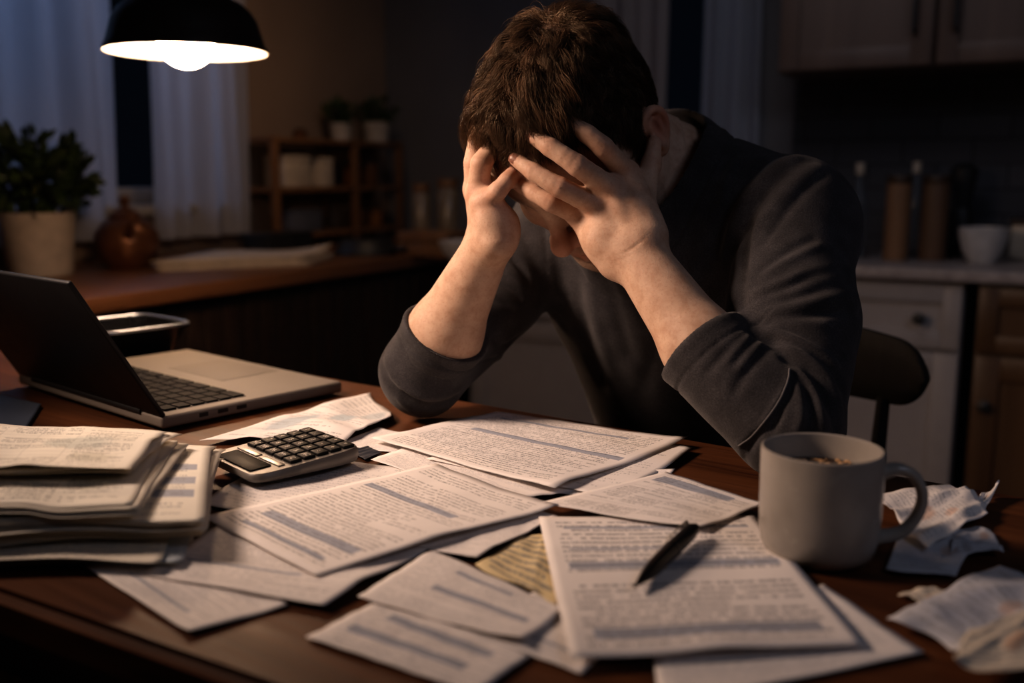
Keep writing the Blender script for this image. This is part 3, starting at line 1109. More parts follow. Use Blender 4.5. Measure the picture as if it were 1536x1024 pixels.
# ------------------------------------------------------------------ printed paper
def doc(name, rows=40, bands=(), ink=.16, seed=0.0, paper=(.83, .775, .745), u0=.07, u1=.93, cols=0, table=False, dens=.5, blot=(), line=.0):
    """a printed page: rows of pseudo text, slate header bands (v0, v1, u0, u1)"""
    k = Mat(name, .75, spec=.25)
    tc = k.node('ShaderNodeUVMap'); u, v, _ = k.xyz(tc.outputs[0])
    r = v * rows
    rid = r.floor(); fr = r.frac()
    rnd = k.white(k.vec(rid, seed + 3.1, .5)); rnd2 = k.white(k.vec(rid, seed + 8.7, 1.5))
    para = k.noise(k.vec(rid * .21, seed, 0), 1.0, 1)
    word = k.noise(k.vec(u * 38, rid * 3.7, seed), 1.0, 1)
    let = k.noise(k.vec(u * 210, rid * 5.3 + fr * 2.2, seed), 1.0, 2)
    txt = fr.gt(.28) * fr.lt(.78) * word.gt(.40) * let.gt(dens) * para.gt(.36)
    end = u.lt(rnd * .35 * (rnd2.gt(.55)) * -1.0 + u1) * u.gt(rnd2.gt(.8) * .06 + u0) * v.gt(.05) * v.lt(.95)
    m = txt * end
    if cols:
        cu = (u * cols).frac()
        m = m * cu.gt(.10) * k.white(k.vec((u * cols).floor(), rid, seed)).gt(.25)
    if table:
        g = (u * 6).frac().lt(.012).max((v * (rows / 2)).frac().lt(.05)) * u.gt(u0) * u.lt(u1) * v.gt(.1) * v.lt(.9)
        m = m.max(g * .6)
    if line:
        m = m.max((v * line).frac().lt(.035) * u.gt(u0) * u.lt(u1) * .8)
    fib = k.noise(k.coord('Object'), 30, 4)
    base = k.ramp(fib, [(.3, tuple(c * .93 for c in paper)), (.7, paper)])
    for (v0, v1, a, b) in bands:
        bm_ = v.gt(v0) * v.lt(v1) * u.gt(a) * u.lt(b)
        base = k.mix(bm_ * .85, base, (.29, .32, .40))
    for (bu, bv, rr, c) in blot:
        d = ((u - bu).pow(2.0) + (v - bv).pow(2.0)).pow(.5) + (word - .5) * .12
        base = k.mix((1.0 - d.ss(rr * .55, rr)) * .55, base, c)
    base = k.mix(m * .8, base, (ink, ink, ink * 1.05))
    k.set('Base Color', base)
    k.bump(fib, .05, .001)
    return k.m


def sheet(name, label, quad, z, mat, cat='paper', group=None, lift=(), wav=.0005, n=26, seed=0, crumple=0.0, thick=.00025, world=False, shape=None):
    if shape is not None: seed = shape
    """quad: pixels of the four corners c00, c10, c11, c01 seen at height z over the table (or world points)"""
    rng = np.random.default_rng(seed + 7)
    P = [np.array(q, float) if world else on_z(q[0], q[1], TABLE_Z + z) for q in quad]
    cen = sum(P) / 4
    s = np.linspace(0, 1, n)
    U, W = np.meshgrid(s, s, indexing='ij')
    G = (P[0][None, None] * ((1 - U) * (1 - W))[..., None] + P[1] * (U * (1 - W))[..., None] + P[2] * (U * W)[..., None] + P[3] * ((1 - U) * W)[..., None])
    H = np.zeros_like(U)
    for (a, b, h, rad) in lift:                       # (u, v, height, radius)
        d = np.sqrt((U - a) ** 2 + (W - b) ** 2)
        H += h * np.clip(1 - d / rad, 0, 1) ** 2
    for _ in range(4):
        kx, ky = rng.normal(size=2) * 5
        H += wav * np.abs(np.sin(U * kx + W * ky + rng.uniform(0, 6)))
    G[..., :2] += rng.normal(0, 1, 2) * 0
    if crumple:
        for _ in range(9):                            # hard creases in random directions
            a = rng.uniform(0, PI); c = rng.uniform(.1, .9)
            t = (U - rng.uniform(.1, .9)) * math.cos(a) + (W - c) * math.sin(a)
            H += crumple * rng.uniform(.3, 1) * np.clip(1 - np.abs(t) / rng.uniform(.08, .3), 0, 1)
        for side in range(4):                         # ragged outline
            amp = .006
            f = rng.uniform(4, 9); ph = rng.uniform(0, 6)
            if side == 0: G[:, 0, :2] += amp * np.sin(s * f + ph)[:, None] * .5
            if side == 1: G[:, -1, :2] += amp * np.sin(s * f + ph)[:, None] * .5
    G[..., 2] += H
    G = G - cen
    V = np.vstack([G.reshape(-1, 3), (G - np.array([0, 0, thick])).reshape(-1, 3)])
    idx = np.arange(n * n).reshape(n, n); b = n * n
    F = [np.stack([idx[:-1, :-1], idx[1:, :-1], idx[1:, 1:], idx[:-1, 1:]], -1).reshape(-1, 4)]
    F.append(F[0][:, ::-1] + b)
    ring = np.concatenate([idx[:-1, 0], idx[-1, :-1], idx[:0:-1, -1], idx[0, :0:-1]])
    nx = np.roll(ring, -1)
    F.append(np.stack([ring + b, nx + b, nx, ring], -1))
    F = np.vstack(F)
    up = np.cross(P[1] - P[0], P[3] - P[0])[2] > 0
    if not up: F = F[:, ::-1]
    o = np_mesh(name, V, F, mat)
    me = o.data
    uvs = np.vstack([np.stack([U, W], -1).reshape(-1, 2)] * 2).astype(np.float32)
    li = np.empty(len(me.loops), np.int32); me.loops.foreach_get('vertex_index', li)
    me.uv_layers.new(name='uv').data.foreach_set('uv', uvs[li].ravel())
    o.location = cen
    return tag(o, label, cat, group)


def build_papers():
    G = 'loose papers on the table'
    d1 = doc('print_statement', 44, [(.075, .10, .16, .86), (.165, .215, .12, .90), (.62, .66, .06, .80)], seed=1.0)
    d2 = doc('print_letter', 34, [(.30, .33, .1, .7)], seed=2.0, ink=.3)
    d3 = doc('print_faint', 30, [(.2, .235, .2, .8)], seed=3.0, ink=.34)
    d4 = doc('print_bill', 27, [(.09, .15, .10, .90), (.55, .60, .08, .94), (.885, .905, .10, .93), (.70, .715, .1, .6)], seed=4.0, ink=.26, dens=.44)
    d5 = doc('print_plain', 30, seed=5.0, ink=.4)
    d6 = doc('print_notice', 30, [(.42, .52, .28, .9), (.78, .84, .3, .7)], seed=6.0, ink=.32)
    d6b = doc('print_invoice', 22, [(.30, .44, .10, .82), (.66, .80, .18, .85)], seed=6.5, ink=.3)
    d10 = doc('print_form', 40, [(.52, .57, .18, .95), (.84, .87, .12, .80)], seed=7.0, line=9.0)
    d11 = doc('print_table', 30, [(.80, .92, .08, .78)], seed=8.0, cols=4, table=True)
    d12 = doc('print_memo', 24, seed=9.0, ink=.3, dens=.55)
    dr = doc('print_receipt', 26, seed=10.0, cols=3, ink=.3, blot=[(.30, .35, .22, (.22, .34, .42)), (.62, .55, .16, (.25, .38, .45)), (.8, .8, .2, (.35, .42, .45))])
    dy = doc('print_yellow', 9, seed=11.0, paper=(.74, .60, .36), ink=.2, dens=.4)
    dq = doc('print_receipt_pale', 22, seed=12.0, cols=2, table=True, ink=.3, blot=[(.5, .35, .16, (.55, .30, .18)), (.7, .6, .10, (.6, .32, .2))])
    db = doc('print_receipt_grey', 16, seed=13.0, paper=(.56, .56, .60), ink=.25, blot=[(.4, .4, .3, (.40, .42, .50)), (.75, .6, .14, (.5, .3, .2))])
    dbe = doc('print_receipt_beige', 14, seed=14.0, paper=(.66, .58, .48), ink=.25, blot=[(.6, .35, .15, (.5, .24, .12))])
    sheet('statement', 'large printed statement with slate bands, lying uppermost just in front of the calculator', [(305, 777), (475, 868), (838, 766), (655, 697)], .0055, d1, group=G,
          lift=[(.95, .45, .006, .75), (1, 1, .004, .4)], seed=1)
    sheet('letter', 'printed letter lying directly under the large statement in front of the calculator', [(212, 862), (487, 912), (652, 820), (330, 788)], .0030, d2, group=G, lift=[(1, .3, .005, .5)], seed=2)
    sheet('letter', 'faint printed sheet sticking out in front of the paper stack near the table edge', [(128, 852), (285, 953), (432, 910), (300, 815)], .0010, d3, group=G, lift=[(1, 0, .002, .4)], seed=3)
    sheet('bill', 'white printed bill with grey bands under the black pen', [(855, 994), (1300, 968), (1132, 775), (808, 776)], .0060, d4, group=G, lift=[(.5, 0, .003, .5), (0, .1, .004, .35)], seed=4, wav=.0003)
    sheet('letter', 'nearly blank sheet poking out below the bill with the pen, nearest the table edge', [(990, 1062), (1386, 982), (1235, 878), (975, 955)], .0015, d5, group=G, seed=5)
    sheet('notice', 'printed notice at the near edge, overlapping the invoice and left of the pen bill', [(536, 897), (786, 969), (848, 915), (648, 825)], .0036, d6, group=G, lift=[(1, 0, .004, .5)], seed=6)
    sheet('invoice', 'invoice with two dark bands, partly under the printed notice at the front edge', [(458, 957), (715, 1042), (797, 985), (575, 900)], .0016, d6b, group=G, seed=7)
    sheet('letter', 'sheet whose corner shows between the printed notice and the pen bill', [(690, 945), (873, 1013), (965, 930), (820, 880)], .0012, d3, group=G, seed=8)
    sheet('note', 'crumpled yellow note wedged beside the pen bill', [(716, 850), (836, 914), (842, 806), (786, 805)], .0014, dy, cat='note', seed=9, crumple=.0010)
    sheet('letter', 'sheet showing a narrow corner under the right end of the large statement', [(600, 815), (716, 840), (836, 776), (745, 745)], .0042, d12, group=G, lift=[(1, .2, .003, .5)], seed=10)
    sheet('form', 'printed form lying uppermost between the man\'s elbows', [(556, 658), (832, 739), (1031, 661), (745, 618)], .0070, d10, group=G, lift=[(1, .1, .005, .45), (1, 1, .003, .35)], seed=11)
    sheet('form', 'sheet just beneath the uppermost form between the man\'s elbows', [(640, 690), (930, 751), (1039, 673), (810, 640)], .0048, d12, group=G, lift=[(1, .3, .003, .4)], seed=12)
    sheet('form', 'plain printed sheet bridging the gap between the large statement and the form by the elbows', [(556, 690), (745, 752), (870, 738), (640, 662)], .0036, d5, group=G, seed=19)
    sheet('letter', 'sheet with a curled tip lying under the form, towards the mug', [(840, 742), (962, 750), (1012, 713), (890, 690)], .0030, d5, group=G, lift=[(1, 1, .005, .5)], seed=13)
    sheet('timetable_sheet', 'printed table sheet lying above the pen bill, its right corner by the mug', [(806, 757), (1053, 797), (1147, 757), (1000, 709)], .0082, d11, group=G, lift=[(1, 0, .003, .5)], seed=14)
    sheet('memo', 'sparse printed sheet lying under the calculator', [(300, 755), (470, 800), (690, 712), (420, 682)], .0026, d12, group=G, seed=15)
    sheet('receipt', 'crumpled long receipt with bluish blots between laptop and calculator', [(303, 664), (510, 669), (590, 630), (556, 591)], .0026, dr, 'receipt', 'crumpled receipts', seed=16, crumple=.0035)
    sheet('letter', 'small sheet end right of the calculator, beside the man\'s elbow', [(502, 668), (652, 687), (650, 660), (568, 643)], .0010, d5, group=G, seed=17)
    bm = bmesh.new()
    sheet('card', 'small dark card at the right corner of the calculator', [(524, 678), (548, 690), (572, 680), (552, 671)], .0020, plain('card_dark', (.03, .035, .05), .4), 'card', seed=18, thick=.0008)
    R = 'crumpled receipts'
    sheet('receipt', 'crumpled receipt with orange print, uppermost just behind the mug handle', [(1306, 752), (1392, 828), (1484, 770), (1428, 730)], .0062, dq, 'receipt', R, seed=20, crumple=.0035)
    sheet('receipt', 'grey receipt under the orange-printed one, its blank end towards the viewer', [(1328, 856), (1432, 870), (1462, 815), (1352, 795)], .0022, db, 'receipt', R, seed=21, crumple=.0015)
    sheet('receipt', 'narrow curled receipt tip behind the receipts right of the mug', [(1440, 765), (1470, 775), (1499, 738), (1476, 742)], .0040, dq, 'receipt', R, seed=22, crumple=.002, lift=[(1, 1, .008, .8)])
    sheet('receipt', 'small pointed receipt end under the right side of the orange-printed receipt', [(1425, 835), (1506, 833), (1484, 795), (1430, 795)], .0030, db, 'receipt', R, seed=23, crumple=.002)
    sheet('receipt', 'large crumpled grey receipt in the near right corner', [(1333, 934), (1470, 992), (1590, 905), (1503, 848)], .0040, db, 'receipt', R, seed=24, crumple=.004)
    sheet('receipt', 'crumpled beige receipt lying on the large grey one at the near right corner', [(1428, 1004), (1570, 1016), (1585, 905), (1452, 948)], .0100, dbe, 'receipt', R, seed=25, crumple=.004)
    sheet('receipt', 'small pale receipt poking out behind the large grey one', [(1350, 892), (1392, 916), (1460, 896), (1402, 884)], .0012, dbe, 'receipt', R, seed=26, crumple=.001)
    # ---- the stack on the left
    S = 'papers in the tall stack on the left'
    rng = np.random.default_rng(3)
    dl = [doc('print_stack_a', 26, seed=20.0, cols=3, table=True, ink=.12, blot=[(.7, .6, .18, (.38, .42, .40)), (.8, .3, .12, (.5, .48, .40))], paper=(.80, .75, .66)),
          doc('print_stack_b', 30, [(.4, .5, .78, .96), (.6, .68, .78, .96), (.25, .33, .78, .96)], seed=21.0, paper=(.80, .75, .66), ink=.25),
          doc('print_stack_c', 26, seed=22.0, ink=.35, paper=(.78, .72, .62)),
          doc('print_stack_blue', 26, seed=23.0, ink=.35, paper=(.50, .55, .60))]

    def block(q, z0, z1, count, jit, mats, labels, lifts, s0, wv=.0009, cr=.0008):
        for i in range(count):
            z = z0 + (z1 - z0) * i / max(1, count - 1)
            j = [(a + rng.normal(0, jit), b + rng.normal(0, jit * .35)) for a, b in q(i / max(1, count - 1))]
            top = i == count - 1
            sheet('paper_sheet', labels(i), j, z, mats(i), 'paper', S, wav=wv, shape=s0, n=30,
                  lift=lifts if top else ([(1, rng.random(), .0012 * rng.random(), .25)] if cr > .0006 else ()), crumple=cr)
    same = 'thin wrinkled sheet inside the tall paper stack beside the laptop'
    block(lambda t: [(-190, 838), (282 - 40 * t, 852 - 12 * t), (300, 760), (-120, 735)], .0012, .0112, 5, 12,
          lambda i: [dl[2], dl[3], dl[2], dl[3], dl[2]][i],
          lambda i: ['crooked sheet at the very bottom of the paper stack', 'bluish sheet sticking out low from the paper stack', same, 'second bluish sheet low in the paper stack', same][i], [], 40, .0002, .0005)
    block(lambda t: [(-190, 832 - 45 * t), (302, 808 - 22 * t), (322 - 4 * t, 700 - 26 * t), (-100, 690 - 25 * t)], .0135, .0305, 13, 6,
          lambda i: dl[1] if i == 12 else dl[2],
          lambda i: 'sheet with blue-grey boxes along its margin, topmost of the wider lower paper pile' if i == 12 else same, [(1, .9, .003, .4)], 50)
    block(lambda t: [(-190, 782 - 14 * t), (212 - 6 * t, 772 - 10 * t), (274 - 6 * t, 672 - 6 * t), (-90, 655 - 6 * t)], .0335, .0395, 6, 9,
          lambda i: dl[0] if i == 5 else dl[2],
          lambda i: 'printed sheet in the middle step of the paper stack, its near strip uncovered' if i == 5 else same, [(1, .5, .002, .4)], 70)
    block(lambda t: [(-190, 722 - 6 * t), (196 - 8 * t, 712 - 8 * t), (258 - 10 * t, 660 - 8 * t), (-90, 640 - 6 * t)], .0425, .0515, 6, 9,
          lambda i: dl[0] if i >= 4 else dl[2],
          lambda i: 'curled and crumpled sheet on the very top of the paper stack beside the laptop' if i == 5 else same, [(.6, 0, .006, .35), (1, .6, .004, .4)], 80, .0010, .0012)


# ------------------------------------------------------------------ calculator, pen, mug, laptop, dish
def text_mesh(s, size, mat, parent, M, name='legend', ext=.00004):
    cu = bpy.data.curves.new(name, 'FONT')
    cu.body = s; cu.size = size; cu.align_x = 'CENTER'; cu.align_y = 'CENTER'; cu.extrude = ext; cu.resolution_u = 2
    cu.materials.append(mat)
    tmp = bpy.data.objects.new(name, cu); C.objects.link(tmp)
    bpy.context.view_layer.update()
    me = bpy.data.meshes.new_from_object(tmp.evaluated_get(bpy.context.evaluated_depsgraph_get()))
    bpy.data.objects.remove(tmp); bpy.data.curves.remove(cu)
    o = bpy.data.objects.new(name, me); C.objects.link(o); o.parent = parent
    o.matrix_local = M
    return o


def build_calculator():
    A = on_z(320, 690, .762); B = on_z(398, 724, .757); D = on_z(541, 690, .762); E_ = on_z(446, 651, .768)
    c = (A + B + D + E_) / 4
    ax = unit(((D + E_) - (A + B))[:2]); L = np.linalg.norm(((D + E_) - (A + B)) / 2); Wd = np.linalg.norm((A - B + E_ - D) / 2) * 1.10; L *= 1.22
    ang = math.atan2(ax[1], ax[0])
    t = thing('calculator', 'silver-grey desk calculator with black keys lying among the papers', 'calculator', (c[0], c[1], TABLE_Z + .0065), ang)
    t.rotation_euler = (0, 0, ang)
    # tapered body: rounded slab with a bowed underside, higher at the key end
    def ztop(x): return .0105 + .0065 * (x / L + .5)
    bm = bmesh.new()
    NX, NY = 24, 16
    def plan(x, s):                                        # half width along the length
        e = abs(x) / (L / 2)
        return Wd / 2 * (1 - .10 * e ** 4) * s
    grid = []
    lay = [(0.80, lambda x: .0005), (.97, lambda x: .004), (1.0, lambda x: ztop(x) * .55), (.985, lambda x: ztop(x) * .85), (.95, lambda x: ztop(x))]
    rows = []
    for s, zf in lay:
        row = []
        for k in range(72):
            a = 2 * PI * k / 72
            ca, sa = math.cos(a), math.sin(a)
            n = 11.0
            r = (abs(ca) ** n + abs(sa) ** n) ** (-1 / n)
            x = L / 2 * ca * r * (s + (1 - s) * .4); y = plan(x, s) * sa * r
            row.append(bm.verts.new((x, y, zf(x))))
        rows.append(row)
    for a, b in zip(rows[:-1], rows[1:]):
        for k in range(72): bm.faces.new((a[k], a[(k + 1) % 72], b[(k + 1) % 72], b[k]))
    bm.faces.new(rows[0][::-1]); bm.faces.new(rows[-1])
    obj('casing', recalc(bm), M_CALC, t, angle=35)
    slope = math.atan2(.0065, L)
    RY = Matrix.Rotation(-slope, 3, 'Y')
    def plate(name, x0, x1, y0, y1, h, mat, bev=.0012, parent=t, dz=0.0):
        bm = bmesh.new(); xm = (x0 + x1) / 2
        add_box(bm, xm, (y0 + y1) / 2, ztop(xm) + h / 2 + dz, x1 - x0, y1 - y0, h, bev, RY)
        return obj(name, bm, mat, parent)
    plate('display', -L * .455, -L * .27, -Wd * .33, Wd * .33, .0012, M_GLASSBLACK)
    for j in range(2):
        p = plate('function_strip', -L * .245, -L * .185, (-.40 + .42 * j) * Wd, (-.02 + .42 * j) * Wd, .0012, M_CHROME, .0005)
        p['label'] = 'chrome trim plate between display and keys'
    leg = [['MC', 'MR', 'M-', 'M+', 'C'], ['7', '8', '9', '%', 'AC'], ['4', '5', '6', 'x', ':'], ['1', '2', '3', '-', '+'], ['0', '.', '00', '+', '=']]
    x0, x1 = -L * .155, L * .455
    cols, rws = 5, 5
    dx = (x1 - x0) / rws; dy = Wd * .86 / cols
    base = None
    for i in range(rws):
        for j in range(cols):
            xc = x0 + (i + .5) * dx; yc = Wd * .43 - (j + .5) * dy
            if base is None:
                bm = bmesh.new()
                add_box(bm, 0, 0, .0014, dx * .84, dy * .84, .0036, .0010, None, 3)
                k = obj('key', bm, M_KEY, t); base = k
            else:
                k = base.copy(); C.objects.link(k); k.parent = t
            k.location = (xc, yc, ztop(xc) - .0003); k.rotation_euler = (0, -slope, 0)
            text_mesh(leg[i][j], dy * .42, M_LEGEND, k, Matrix.Translation((0, 0, .00324)) @ Matrix.Rotation(-PI / 2, 4, 'Z'))


def build_pen():
    a = on_z(952, 879, TABLE_Z + .0122); b = on_z(1044, 789, TABLE_Z + .0158)
    d = b - a; L = np.linalg.norm(d)
    t = thing('ballpoint_pen', 'black click ballpoint pen lying on the white bill', 'pen', a)
    t.rotation_euler = Vector(d).to_track_quat('Z', 'X').to_euler()
    r = .0056
    bm = bmesh.new(); add_lathe(bm, [(0, .0), (.0009, .0), (.0012, .004), (.0024, .010)], 24); obj('tip', recalc(bm), M_DARKMETAL, t)
    bm = bmesh.new(); add_lathe(bm, [(.0024, .010), (r * .80, .022), (r, .034), (r * 1.04, L * .40), (r * 1.06, L * .56)], 28); obj('grip', recalc(bm), M_PEN, t)
    bm = bmesh.new(); add_lathe(bm, [(r * 1.06, L * .56), (r * 1.12, L * .565), (r * 1.12, L * .585), (r * 1.06, L * .59)], 28); obj('ring', recalc(bm), M_DARKMETAL, t)
    bm = bmesh.new(); add_lathe(bm, [(r * 1.06, L * .59), (r * 1.0, L * .85), (r * .86, L * .94), (0, L * .945)], 28); obj('barrel', recalc(bm), M_PEN, t)
    bm = bmesh.new(); add_lathe(bm, [(0, L * .94), (r * .5, L * .94), (r * .5, L * .99), (r * .3, L), (0, L)], 20); obj('push_button', recalc(bm), M_DARKMETAL, t)
    # clip on the upper side
    q = t.rotation_euler.to_matrix().inverted() @ Vector((0, 0, 1))
    n = Vector((q.x, q.y, 0)).normalized(); s = Vector((-n.y, n.x, 0))
    n = (n * .8 + s * -.6).normalized(); s = Vector((-n.y, n.x, 0))
    bm = bmesh.new()
    M = Matrix((s, n, Vector((0, 0, 1)))).transposed()
    add_box(bm, *(n * (r + .0022) + Vector((0, 0, L * .76))), .0026, .0009, L * .32, .0003, M)
    add_box(bm, *(n * (r + .0008) + Vector((0, 0, L * .91))), .0026, .0034, .004, .0003, M)
    o = obj('clip', bm, M_CHROME, t); o['label'] = 'silver clip'


def build_mug():
    cx, cy = .2190, .6755
    t = thing('mug', 'grey ceramic mug of coffee standing right of the bill', 'mug', (cx, cy, TABLE_Z + .0012))
    H, R = .0790, .0424
    bm = bmesh.new()
    prof = [(0, .003), (.028, .003), (.030, .0), (.0335, .0006), (.0375, .004), (.0400, .010), (.0415, .020), (R - .0003, .040), (R, H - .003), (R - .0004, H - .0008), (R - .0016, H), (R - .0030, H - .0008), (R - .0036, H - .003),
            (R - .0042, .040), (.0370, .014), (.031, .008), (0, .0065)]
    add_lathe(bm, prof, 96)
    obj('cup', recalc(bm), M_MUG, t)
    ang = math.radians(-8)
    dx, dy = math.cos(ang), math.sin(ang)
    pr = [(R - .002, .0625), (R + .010, .0655), (R + .021, .0600), (R + .0268, .0470), (R + .0240, .0320), (R + .0140, .0195), (R - .003, .0145)]
    pts = [(dx * r, dy * r, z) for r, z in spline(pr, 30)]
    bm = bmesh.new()
    rad = [.0054 + .0022 * (abs(i / 29 - .5) * 2) ** 3 for i in range(30)]
    add_tube(bm, pts, rad, 20, flat=(.72, (dx, dy, 0)))
    obj('handle', recalc(bm), M_MUG, t)
    bm = bmesh.new()
    add_lathe(bm, [(0, .0608), (.030, .0608), (R - .0042, .0609), (R - .0042, .059), (0, .059)], 64)
    o = obj('coffee', recalc(bm), M_COFFEE, t)
    rng = random.Random(4)
    bm = bmesh.new()
    for i in range(60):
        a, r = rng.uniform(.4, 2.1), rng.uniform(.012, .034)
        s = rng.uniform(.0008, .0026)
        add_lathe(bm, [(s, 0), (s * .8, .0005), (0, .0009)], 10, (.006 + r * math.cos(a), r * math.sin(a), .0609))
    obj('foam', recalc(bm), plain('foam', (.55, .33, .16), .5), o)


def build_laptop():
    A = np.array([-.369, 1.014]); w = unit(np.array([-.753, .657])); d = np.array([w[1], -w[0]])
    if d[1] < 0: d = -d
    Wd, Dp, T = .352, .243, .014
    ang = math.atan2(-w[1], -w[0])          # local +x runs from far hinge end to the near one; local +y towards the user
    far = A + w * Wd
    t = thing('laptop', 'open dark grey laptop seen from behind its lid, beside the paper stack', 'laptop', (far[0], far[1], TABLE_Z + .001), ang)
    sy = 1 if np.cross(-w, d) > 0 else -1
    def Y(y): return y * sy
    bm = bmesh.new()
    add_box(bm, Wd / 2, Y(Dp / 2), .003 + T / 2, Wd, Dp, T, .004, None, 4)
    obj('base', bm, M_LAPTOP, t)
    bm = bmesh.new()
    add_box(bm, Wd / 2, Y(.066), .003 + T + .0002, Wd * .90, .100, .0008, .0003)
    obj('keyboard_deck', bm, M_BLACK, t)
    k0 = None
    for r in range(6):
        y = .022 + r * .0172
        n = 14 if r < 5 else 9
        xs = [(.05 + .90 * (i + .5) / n) * Wd for i in range(n)]
        for i, x in enumerate(xs):
            kw = .90 * Wd / n * .84
            if r == 5 and i == 4: kw *= 1.0
            if k0 is None:
                bm = bmesh.new(); add_box(bm, 0, 0, .0009, 1, .0142, .0016, 0)
                k = k0 = obj('key', bm, M_KEY2, t, smooth=False)
            else:
                k = k0.copy(); C.objects.link(k); k.parent = t
            k.scale = (kw, 1, 1)
            k.location = (x, Y(y), .003 + T + .0006)
    bm = bmesh.new()
    add_box(bm, Wd * .5, Y(Dp * .77), .003 + T + .0001, Wd * .36, Dp * .34, .0007, .0003)
    obj('trackpad', bm, M_TRACKPAD, t)
    for i, y in enumerate((.050, .074, .098)):
        bm = bmesh.new()
        add_box(bm, Wd - .0002, Y(y), .0105, .0012, .013 if i else .011, .0048, .0005)
        o = obj('port', bm, M_BLACK, t)
    for x in (.03, Wd - .03):
        for y in (.02, Dp - .02):
            bm = bmesh.new(); add_lathe(bm, [(0, 0), (.008, 0), (.008, .0032), (0, .0032)], 16, (x, Y(y), 0)); obj('rubber_foot', recalc(bm), M_BLACK, t)
    # lid
    al = math.radians(59); H = .176
    lid = thing('x', None, None); bpy.data.objects.remove(lid)
    R = Matrix.Rotation(-(PI / 2 - al) * sy * -1, 3, 'X')
    u = Vector((0, Y(-math.cos(al)), math.sin(al))); nrm = Vector((0, Y(math.sin(al)), math.cos(al)))
    B = Matrix((Vector((1, 0, 0)), nrm, u)).transposed()
    o0 = Vector((Wd / 2, Y(.004), .003 + T - .001))
    bm = bmesh.new()
    c = o0 + u * (H / 2)
    add_box(bm, c.x, c.y, c.z, Wd, .0055, H, .0022, B, 3)
    lo = obj('lid', bm, M_LID, t)
    bm = bmesh.new(); c = o0 + u * (H / 2) + nrm * .0029
    add_box(bm, c.x, c.y, c.z, Wd * .95, .0006, H * .9, 0, B)
    obj('screen', bm, M_GLASSBLACK, lo)
    bm = bmesh.new()
    add_tube(bm, [(Wd * .12, Y(.003), .003 + T - .001), (Wd * .88, Y(.003), .003 + T - .001)], .0048, 14)
    obj('hinge', bm, M_BLACK, t)


def build_dish():
    p = on_z(205, 508, .795)
    t = thing('dish', 'square black dish with slanted sides standing behind the laptop', 'dish', (-.575, 1.450, TABLE_Z + .0005), math.radians(48.9))
    bm = bmesh.new()
    rows = []
    for r, z in [(.048, 0), (.050, .002), (.070, .044), (.0755, .048), (.076, .050), (.070, .050), (.067, .045), (.046, .006)]:
        row = []
        for k in range(64):
            a = 2 * PI * k / 64; ca, sa = math.cos(a), math.sin(a); n = 6.0
            q = (abs(ca) ** n + abs(sa) ** n) ** (-1 / n)
            row.append(bm.verts.new((r * ca * q, r * sa * q, z)))
        rows.append(row)
    for a, b in zip(rows[:-1], rows[1:]):
        for k in range(64): bm.faces.new((a[k], a[(k + 1) % 64], b[(k + 1) % 64], b[k]))
    bm.faces.new(rows[0][::-1]); bm.faces.new(rows[-1])
    obj('bowl', recalc(bm), M_GLOSSBLACK, t)
    bm = bmesh.new(); pts = []
    for k in range(65):
        a = 2 * PI * k / 64; ca, sa = math.cos(a), math.sin(a); q = (abs(ca) ** 6.0 + abs(sa) ** 6.0) ** (-1 / 6.0)
        pts.append((.0735 * ca * q, .0735 * sa * q, .0505))
    add_tube(bm, pts, .0030, 10, caps=False)  # rim tube added to carry the bluish highlight along the edge
    o = obj('rim', bm, M_RIM_GLINT, t); o['label'] = 'rim with its bluish highlight put into the pale colour'


def build_folder():
    sheet('folder', 'dark blue-grey folder lying flat in the shadow of the laptop lid', [(-70, 640), (40, 640), (62, 606), (-30, 585)], .004, plain('folder_card', (.06, .075, .11), .6), 'folder', thick=.0035, wav=.0002)


